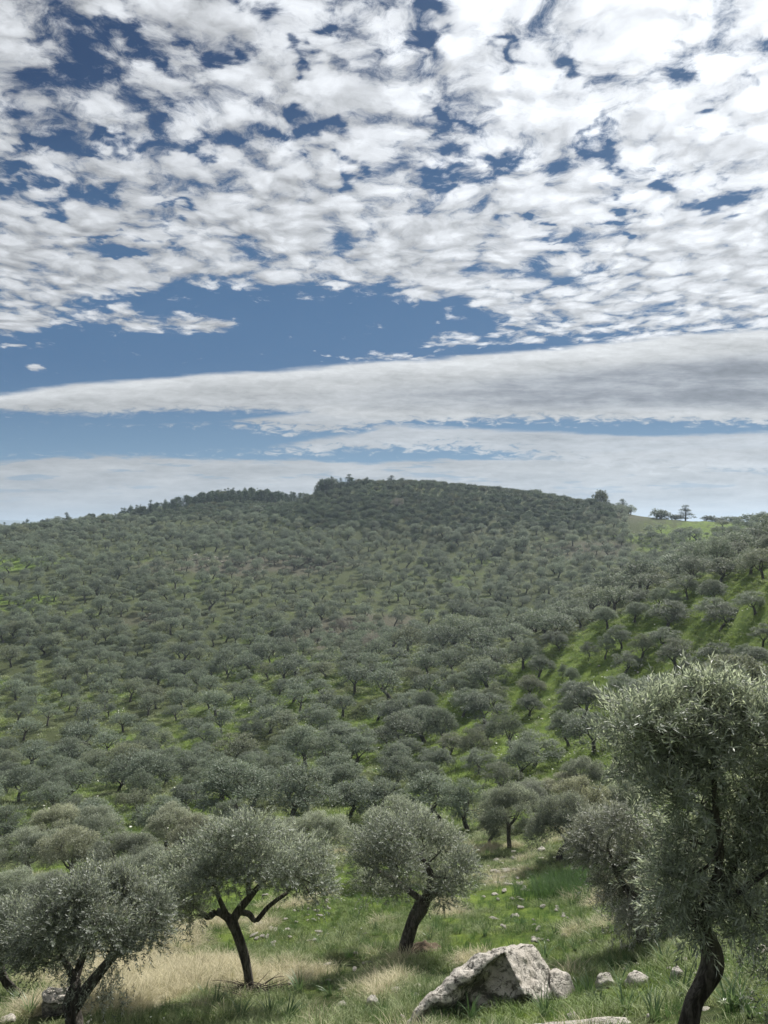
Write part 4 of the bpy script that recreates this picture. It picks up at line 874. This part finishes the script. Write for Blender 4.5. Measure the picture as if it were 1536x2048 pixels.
for k, (px, py, w_, h_, lab, mt) in enumerate([(1213,1973,48,34,'square pinkish-beige block right of the huge boulder','stone'),(1275,1966,64,26,'long brown crumbly rock between the beige block and the crooked trunk','rock'),(1354,1958,32,34,'pointed pale stone just left of the crooked trunk','rock'),
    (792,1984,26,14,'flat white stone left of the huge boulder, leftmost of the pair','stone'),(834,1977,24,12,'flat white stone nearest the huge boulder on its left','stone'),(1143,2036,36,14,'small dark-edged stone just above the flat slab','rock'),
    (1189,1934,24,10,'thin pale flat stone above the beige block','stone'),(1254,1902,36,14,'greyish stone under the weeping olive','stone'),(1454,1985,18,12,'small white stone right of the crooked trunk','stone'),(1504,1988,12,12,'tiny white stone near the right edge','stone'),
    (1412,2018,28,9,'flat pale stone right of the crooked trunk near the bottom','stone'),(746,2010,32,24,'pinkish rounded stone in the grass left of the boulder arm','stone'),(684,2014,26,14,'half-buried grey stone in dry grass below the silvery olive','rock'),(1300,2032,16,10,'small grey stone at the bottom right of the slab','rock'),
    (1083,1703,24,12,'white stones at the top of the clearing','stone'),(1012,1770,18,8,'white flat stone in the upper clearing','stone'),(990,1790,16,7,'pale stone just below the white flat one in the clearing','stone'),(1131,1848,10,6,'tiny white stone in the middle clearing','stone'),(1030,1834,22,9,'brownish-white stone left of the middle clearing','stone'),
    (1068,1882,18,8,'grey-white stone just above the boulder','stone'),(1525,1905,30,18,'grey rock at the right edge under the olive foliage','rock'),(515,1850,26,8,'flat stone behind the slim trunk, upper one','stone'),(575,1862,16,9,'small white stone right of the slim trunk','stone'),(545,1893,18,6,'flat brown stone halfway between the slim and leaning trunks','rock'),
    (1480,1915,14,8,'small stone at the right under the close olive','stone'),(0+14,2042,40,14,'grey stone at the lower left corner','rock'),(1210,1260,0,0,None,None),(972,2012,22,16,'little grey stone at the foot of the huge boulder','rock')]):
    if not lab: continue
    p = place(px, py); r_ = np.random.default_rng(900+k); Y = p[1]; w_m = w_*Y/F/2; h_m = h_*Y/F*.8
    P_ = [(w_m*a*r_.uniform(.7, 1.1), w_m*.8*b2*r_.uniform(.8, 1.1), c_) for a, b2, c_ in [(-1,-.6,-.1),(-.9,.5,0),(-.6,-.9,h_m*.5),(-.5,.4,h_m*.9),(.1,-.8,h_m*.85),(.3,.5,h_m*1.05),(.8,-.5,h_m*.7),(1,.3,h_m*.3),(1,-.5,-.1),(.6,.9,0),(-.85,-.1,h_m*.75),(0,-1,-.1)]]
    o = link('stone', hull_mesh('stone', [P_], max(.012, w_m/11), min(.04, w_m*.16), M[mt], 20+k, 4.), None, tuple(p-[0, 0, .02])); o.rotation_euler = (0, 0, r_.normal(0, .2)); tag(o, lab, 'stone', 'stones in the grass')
# loose stones of the clearing and outcrops on the far slope
SM = []
for k in range(5):
    r_ = np.random.default_rng(70+k); P_ = [tuple(unit(r_.normal(size=3))*[.5, .42, .26]*r_.uniform(.8, 1.1)) for _ in range(16)]
    SM.append(hull_mesh('small_stone', [P_], .045, .035, M['stone'], 60+k, 4.))
r_ = np.random.default_rng(5); nst = 0
AREAS = [(1080,1800,130,90,64,13),(620,1840,90,50,26,12),(1000,1740,70,40,14,12),(1420,1980,100,50,14,13),(720,1960,160,70,16,13),(1230,1930,90,40,8,13),(540,1860,70,30,10,12),(430,1118,60,14,22,9),(590,1120,30,10,8,8),(600,1190,20,5,3,9),(1290,1068,60,6,8,7),(410,1420,120,40,12,7),(1020,1490,90,60,18,7),(1260,1330,120,60,16,7),(700,1270,50,24,12,8),(300,1250,40,40,8,6)]
for ax, ay, sx, sy, n_, sp in AREAS:
    for _ in range(n_):
        px, py = ax+r_.normal(0, sx*.5), ay+r_.normal(0, sy*.5); p = place(px, py)
        if p is None or not (0 < px < 1536) or not (1040 < py < 2048): continue
        s_ = sp*r_.uniform(.5, 1.35)*p[1]/F; o = link('stone', SM[int(r_.integers(5))], None, tuple(p+[0, 0, s_*.12+(.03 if p[1] < 45 else 0)])); o.scale = (s_*r_.uniform(.9, 1.7), s_*r_.uniform(.7, 1.1), s_*r_.uniform(.35, .9)); o.rotation_euler = (0, 0, r_.uniform(0, 6.28))
        zn = 'the clearing' if p[1] < 45 else ('the spur' if p[1] < 120 else 'the far slope')
        tag(o, None, 'stone', 'loose pale stones'); settle(o, auto(px, py, 50, 1.3, zn, 'stone')); nst += 1
print('stones', nst)
# heap of cut twigs round the slim trunk, earth mound by the leaning one
p = place(502, 1992); gs = Geo(); r_ = np.random.default_rng(33)
for k in range(70):
    a = r_.uniform(0, 6.28); rr = r_.uniform(.0, .55); L_ = r_.uniform(.35, 1.0); b0 = np.array([math.cos(a)*rr+.1, math.sin(a)*rr*.7-.1, r_.uniform(.02, .2)]); a2 = r_.normal(0, .5)+(0 if r_.random() < .5 else math.pi)
    e = b0+[math.cos(a2)*L_, math.sin(a2)*L_*.5, r_.uniform(-.02, .2)]; tube(gs, [tuple(b0), tuple((b0+e)/2+r_.normal(0, .04, 3)), tuple(e)], [.011, .008, .003], 5, 4, 0, r_)
tag(link('twig_pile', gs.mesh('twig_pile', [M['stick']]), None, tuple(p)), 'heap of dead cut twigs round the foot of the slim-trunked olive', 'twig pile')
p = place(846, 1908); w_m = .42
tag(link('earth_mound', hull_mesh('earth_mound', [[(-.45,-.3,-.1),(-.3,-.2,.16),(0,-.25,.27),(.3,-.2,.14),(.55,-.3,-.1),(-.4,.4,0),(.5,.4,0),(.05,.2,.26)]], .04, .05, M['earth'], 2, 4.), None, tuple(p)), 'brown mound of earth right of the leaning trunk', 'earth mound')

# ================================================================ grass
EXC = [((1150-HX)/F*ys, ys, .75), ((1210-HX)/F*ys, ys+.1, .7), ((1080-HX)/F*ys, ys, .6), ((120-HX)/F*yl, yl-.2, .7), ((985-HX)/F*yb, yb+.2, .8), ((1060-HX)/F*yb, yb+.2, .8)]
def tuft(seed, n, h, w, lean, rad, mat, seg=4, curl=1.):
    r_ = np.random.default_rng(seed); g_ = Geo(); a = r_.uniform(0, 6.28, n); rr = rad*np.sqrt(r_.random(n)); b0 = np.stack([np.cos(a)*rr, np.sin(a)*rr, -.03+0*a], -1)
    ld = a+r_.normal(0, .7, n); H = h*r_.uniform(.5, 1.15, n); ln = lean*r_.uniform(.4, 1.4, n); s_ = np.stack([-np.sin(ld), np.cos(ld), 0*a], -1); V_ = []
    for k in range(seg+1):
        t = k/seg; c_ = b0+np.stack([np.cos(ld)*ln*H*t**1.7, np.sin(ld)*ln*H*t**1.7, H*(t-.42*curl*ln*t**2.4)], -1); ww = w*(1-t**1.6)*.5+.0004
        V_ += [c_+s_*ww, c_-s_*ww]
    V_ = np.stack(V_, 1); m_ = 2*(seg+1); k = np.arange(n)[:, None]*m_; q_ = np.concatenate([k+[2*j, 2*j+1, 2*j+3, 2*j+2] for j in range(seg)])
    g_.add(V_.reshape(-1, 3), q_); return g_.mesh('tuft', [M[mat]])
PR = [tuft(1, 40, .08, .007, .9, .16, 'grass'), tuft(2, 40, .11, .007, 1., .18, 'grass'), tuft(3, 50, .27, .006, .9, .16, 'grass_dry'), tuft(4, 46, .30, .006, 1.1, .2, 'grass_dry'),
      tuft(5, 44, .55, .008, .45, .16, 'grass_dark'), tuft(6, 44, .16, .007, .8, .18, 'grass_pale'), tuft(7, 44, .12, .006, 1., .18, 'grass_pale'), tuft(8, 34, .07, .012, 1.2, .2, 'grass')]
r_ = np.random.default_rng(9)
def sample(y0_, y1_, n): Y = np.sqrt(r_.uniform(y0_**2, y1_**2, n)); X = r_.uniform(-.58, .58, n)*Y+r_.uniform(-1, 1, n); return X, Y
bx = [sample(7.5, 16, 9500), sample(14, 26, 26000), sample(26, 48, 32000)]
GXs = np.concatenate([b[0] for b in bx]); GYs = np.concatenate([b[1] for b in bx]); gzz = ground_z(GXs, GYs); gc = cover(GXs, GYs); rn = r_.random(len(GXs)); fl = fbm(GXs/1.1, GYs/1.1, 3, 91)+.5
rush = place(1150, 1775); darkm = np.exp(-(((GXs-rush[0]+fbm(GXs/1.2, GYs/1.2, 3, 5)*3)/2.4)**2+((GYs-rush[1]+fbm(GXs/1.5, GYs/1.5, 3, 6)*5)/2.8)**2))*.5
dl = place(150, 1990); dark2 = np.exp(-(((GXs-dl[0]+1)/1.2)**2+((GYs-dl[1])/1.)**2))*.0
ix = np.where(gc[:, 1]+fl*1.1-.55 > .30+rn*.6, np.where(rn < .3, 2, np.where(rn < .58, 3, np.where(rn < .85, 6, 1))), np.where(gc[:, 0]+rn*.5 > .75, np.where(rn < .35, 0, np.where(rn < .7, 1, 7)), np.where(rn < .5, 5, 6)))
ix = np.where((darkm > .25+rn*.3), 4, ix); ix = np.where((rn < .07) & (ix != 2) & (ix != 3), 4, ix)
keep = (fl > .36+rn*.2) | (ix == 4) | (ix == 2)
for ex, ey, er in EXC: keep &= (GXs-ex)**2+(GYs-ey)**2 > er*er
sc = r_.uniform(.6, 1.3, len(GXs))*(.75+.5*fl); sc = np.where((ix == 4) & (darkm < .2), sc*.5, sc); grow = 1+.5*sstep(20, 48, GYs)
P_ = np.stack([GXs, GYs, gzz], -1)[keep]; n_ = len(P_)
o = scatter('meadow_grass', (P_, np.stack([r_.normal(0, .12, n_), r_.normal(0, .12, n_), r_.uniform(0, 6.28, n_)], -1), np.stack([(sc*grow)[keep]]*2+[sc[keep]], -1), ix[keep]), PR)
tag(o, 'mixed green and straw-coloured meadow grass over the near slope', 'grass', kind='stuff')
# coarser grass on the green spur and valley
PF = [tuft(11, 60, .22, .03, .9, .55, 'grass', 2), tuft(12, 60, .3, .03, .9, .6, 'grass_pale', 2), tuft(13, 50, .26, .03, .8, .5, 'grass_dark', 2)]
X, Y = sample(46, 150, 26000); cc_ = cover(X, Y); rn = r_.random(len(X)); kp = (cc_[:, 0] > .30+rn*.3); X, Y, cc_, rn = X[kp], Y[kp], cc_[kp], rn[kp]; n_ = len(X); sc = r_.uniform(.6, 1.4, n_)*(1+.4*sstep(80, 150, Y))
o = scatter('spur_grass', (np.stack([X, Y, ground_z(X, Y)], -1), np.stack([r_.normal(0, .1, n_), r_.normal(0, .1, n_), r_.uniform(0, 6.28, n_)], -1), np.stack([sc]*3, -1), np.where(cc_[:, 0] > .65, np.where(rn < .85, 0, 1), np.where(rn < .6, 1, 2))), PF)
tag(o, 'short bright green grass between the olives of the middle distance', 'grass', kind='stuff')
# white wild flowers
gf = Geo()
for k in range(7): a = k*.9; leaves(gf, np.zeros((1, 3))+[0, 0, .16], np.array([[math.cos(a), math.sin(a), .25]]), np.array([[0, 0, 1.]]), np.array([.035]), np.array([.022]))
fm = gf.mesh('flower_form', [M['flower']], False)
fx = [sample(11, 45, 700), sample(45, 120, 5200)]; X = np.concatenate([f[0] for f in fx]); Y = np.concatenate([f[1] for f in fx]); fn = fbm(X/5, Y/5, 3, 15); kp = (cover(X, Y)[:, 0] > .45) & (fn > .06); X, Y = X[kp], Y[kp]; n_ = len(X)
sc = r_.uniform(.6, 1.1, n_)*np.where(Y > 45, 2.6, .6)
o = scatter('wild_flowers', (np.stack([X, Y, ground_z(X, Y)], -1), np.stack([r_.normal(0, .3, n_), r_.normal(0, .3, n_), r_.uniform(0, 6.28, n_)], -1), np.stack([sc]*3, -1), np.zeros(n_, int)), [fm])
tag(o, 'tiny white wild flowers sprinkled over the green slopes', 'wild flowers', kind='stuff')
# asphodel rosettes, each a plant of its own
AS = [tuft(40+k, 26, .42, .020, .62, .05, 'asphodel', 5, .9) for k in range(3)]
ASP = [(1160,1985),(1180,1990),(1240,1975),(1350,1985),(1365,2000),(1490,1945),(1520,1950),(1300,2010),(1250,2030),(1090,2030),(1310,2040),(1200,2010),(1420,1950),(1190,1880),(1110,1870),(1460,2020),(1005,1985),(940,2040),(1330,1930),(1150,1900),(910,2035),(480,2040),(430,2020),(410,1990),(540,2035),(575,2040),
       (1480,2010),(1500,2035),(1040,1850),(720,1890),(680,1880),(640,1890),(750,1860),(355,1900),(330,1930),(40,2010),(60,2030),(1385,1925),(1270,1880),(860,1880),(970,1870),(1225,1820),(1245,1800),(600,1985),(660,1990),(1090,1920)]
for k, (px, py) in enumerate(ASP):
    p = place(px, py); o = link('asphodel_plant', AS[k % 3], None, tuple(p)); s_ = r_.uniform(.75, 1.3); o.scale = (s_, s_, s_); o.rotation_euler = (r_.normal(0, .1), r_.normal(0, .1), r_.uniform(0, 6.28))
    tag(o, None, 'wild plant', 'strap-leaved rosettes in the grass'); settle(o, auto(px, py-12, 50, 1.1, '', 'plant'))
# dark olive suckers in the lower right corner
r2 = np.random.default_rng(3); gt_, gl_, gc_ = Geo(), Geo(), Geo(); p = place(1540, 2046, 5.); 
tube(gt_, [(0,0,-.2),(.02,0,.3),(.05,0,.7)], [.03,.02,.008], 8, 6); b0 = np.stack([r2.normal(0, .16, 90), r2.normal(0, .2, 90), r2.uniform(.0, .8, 90)], -1)
sprays(gc_, b0, r2.normal(0, 1, (90, 3))+[0, 0, .8], .2, 12, .06, .012, r2, 0, .18, (gl_, .002))
plant_tree('olive_shoots', (gt_.mesh('shoot_stem', [M['bark']]), gl_.mesh('shoot_twigs', [M['bark']]), gc_.mesh('shoot_leaves', [M['olive']], False)), tuple(p), 0, 1, 'dark leafy olive shoots at the lower right corner', 'olive shoots', None)

# ================================================================ air
HAZE_ON = True
if HAZE_ON:
    bm = bmesh.new(); bmesh.ops.create_cube(bm, size=1.0); me = bpy.data.meshes.new('haze'); bm.to_mesh(me); bm.free()
    o = link('haze', me); zmin = float(gv[:, 2].min())-2.0; top_ = 100.0; o.scale = (13000, 13000, top_-zmin); o.location = (0, 0, (top_+zmin)/2); tag(o, kind='stuff')
    m_ = bpy.data.materials.new('air'); m_.use_nodes = True; nt = m_.node_tree; nt.nodes.clear(); out = nt.nodes.new('ShaderNodeOutputMaterial'); pv_ = nt.nodes.new('ShaderNodeVolumePrincipled')
    pv_.inputs['Color'].default_value = (.66, .82, 1.0, 1); pv_.inputs['Density'].default_value = .00024; pv_.inputs['Anisotropy'].default_value = .3; nt.links.new(pv_.outputs[0], out.inputs['Volume']); me.materials.append(m_)

finish_labels()
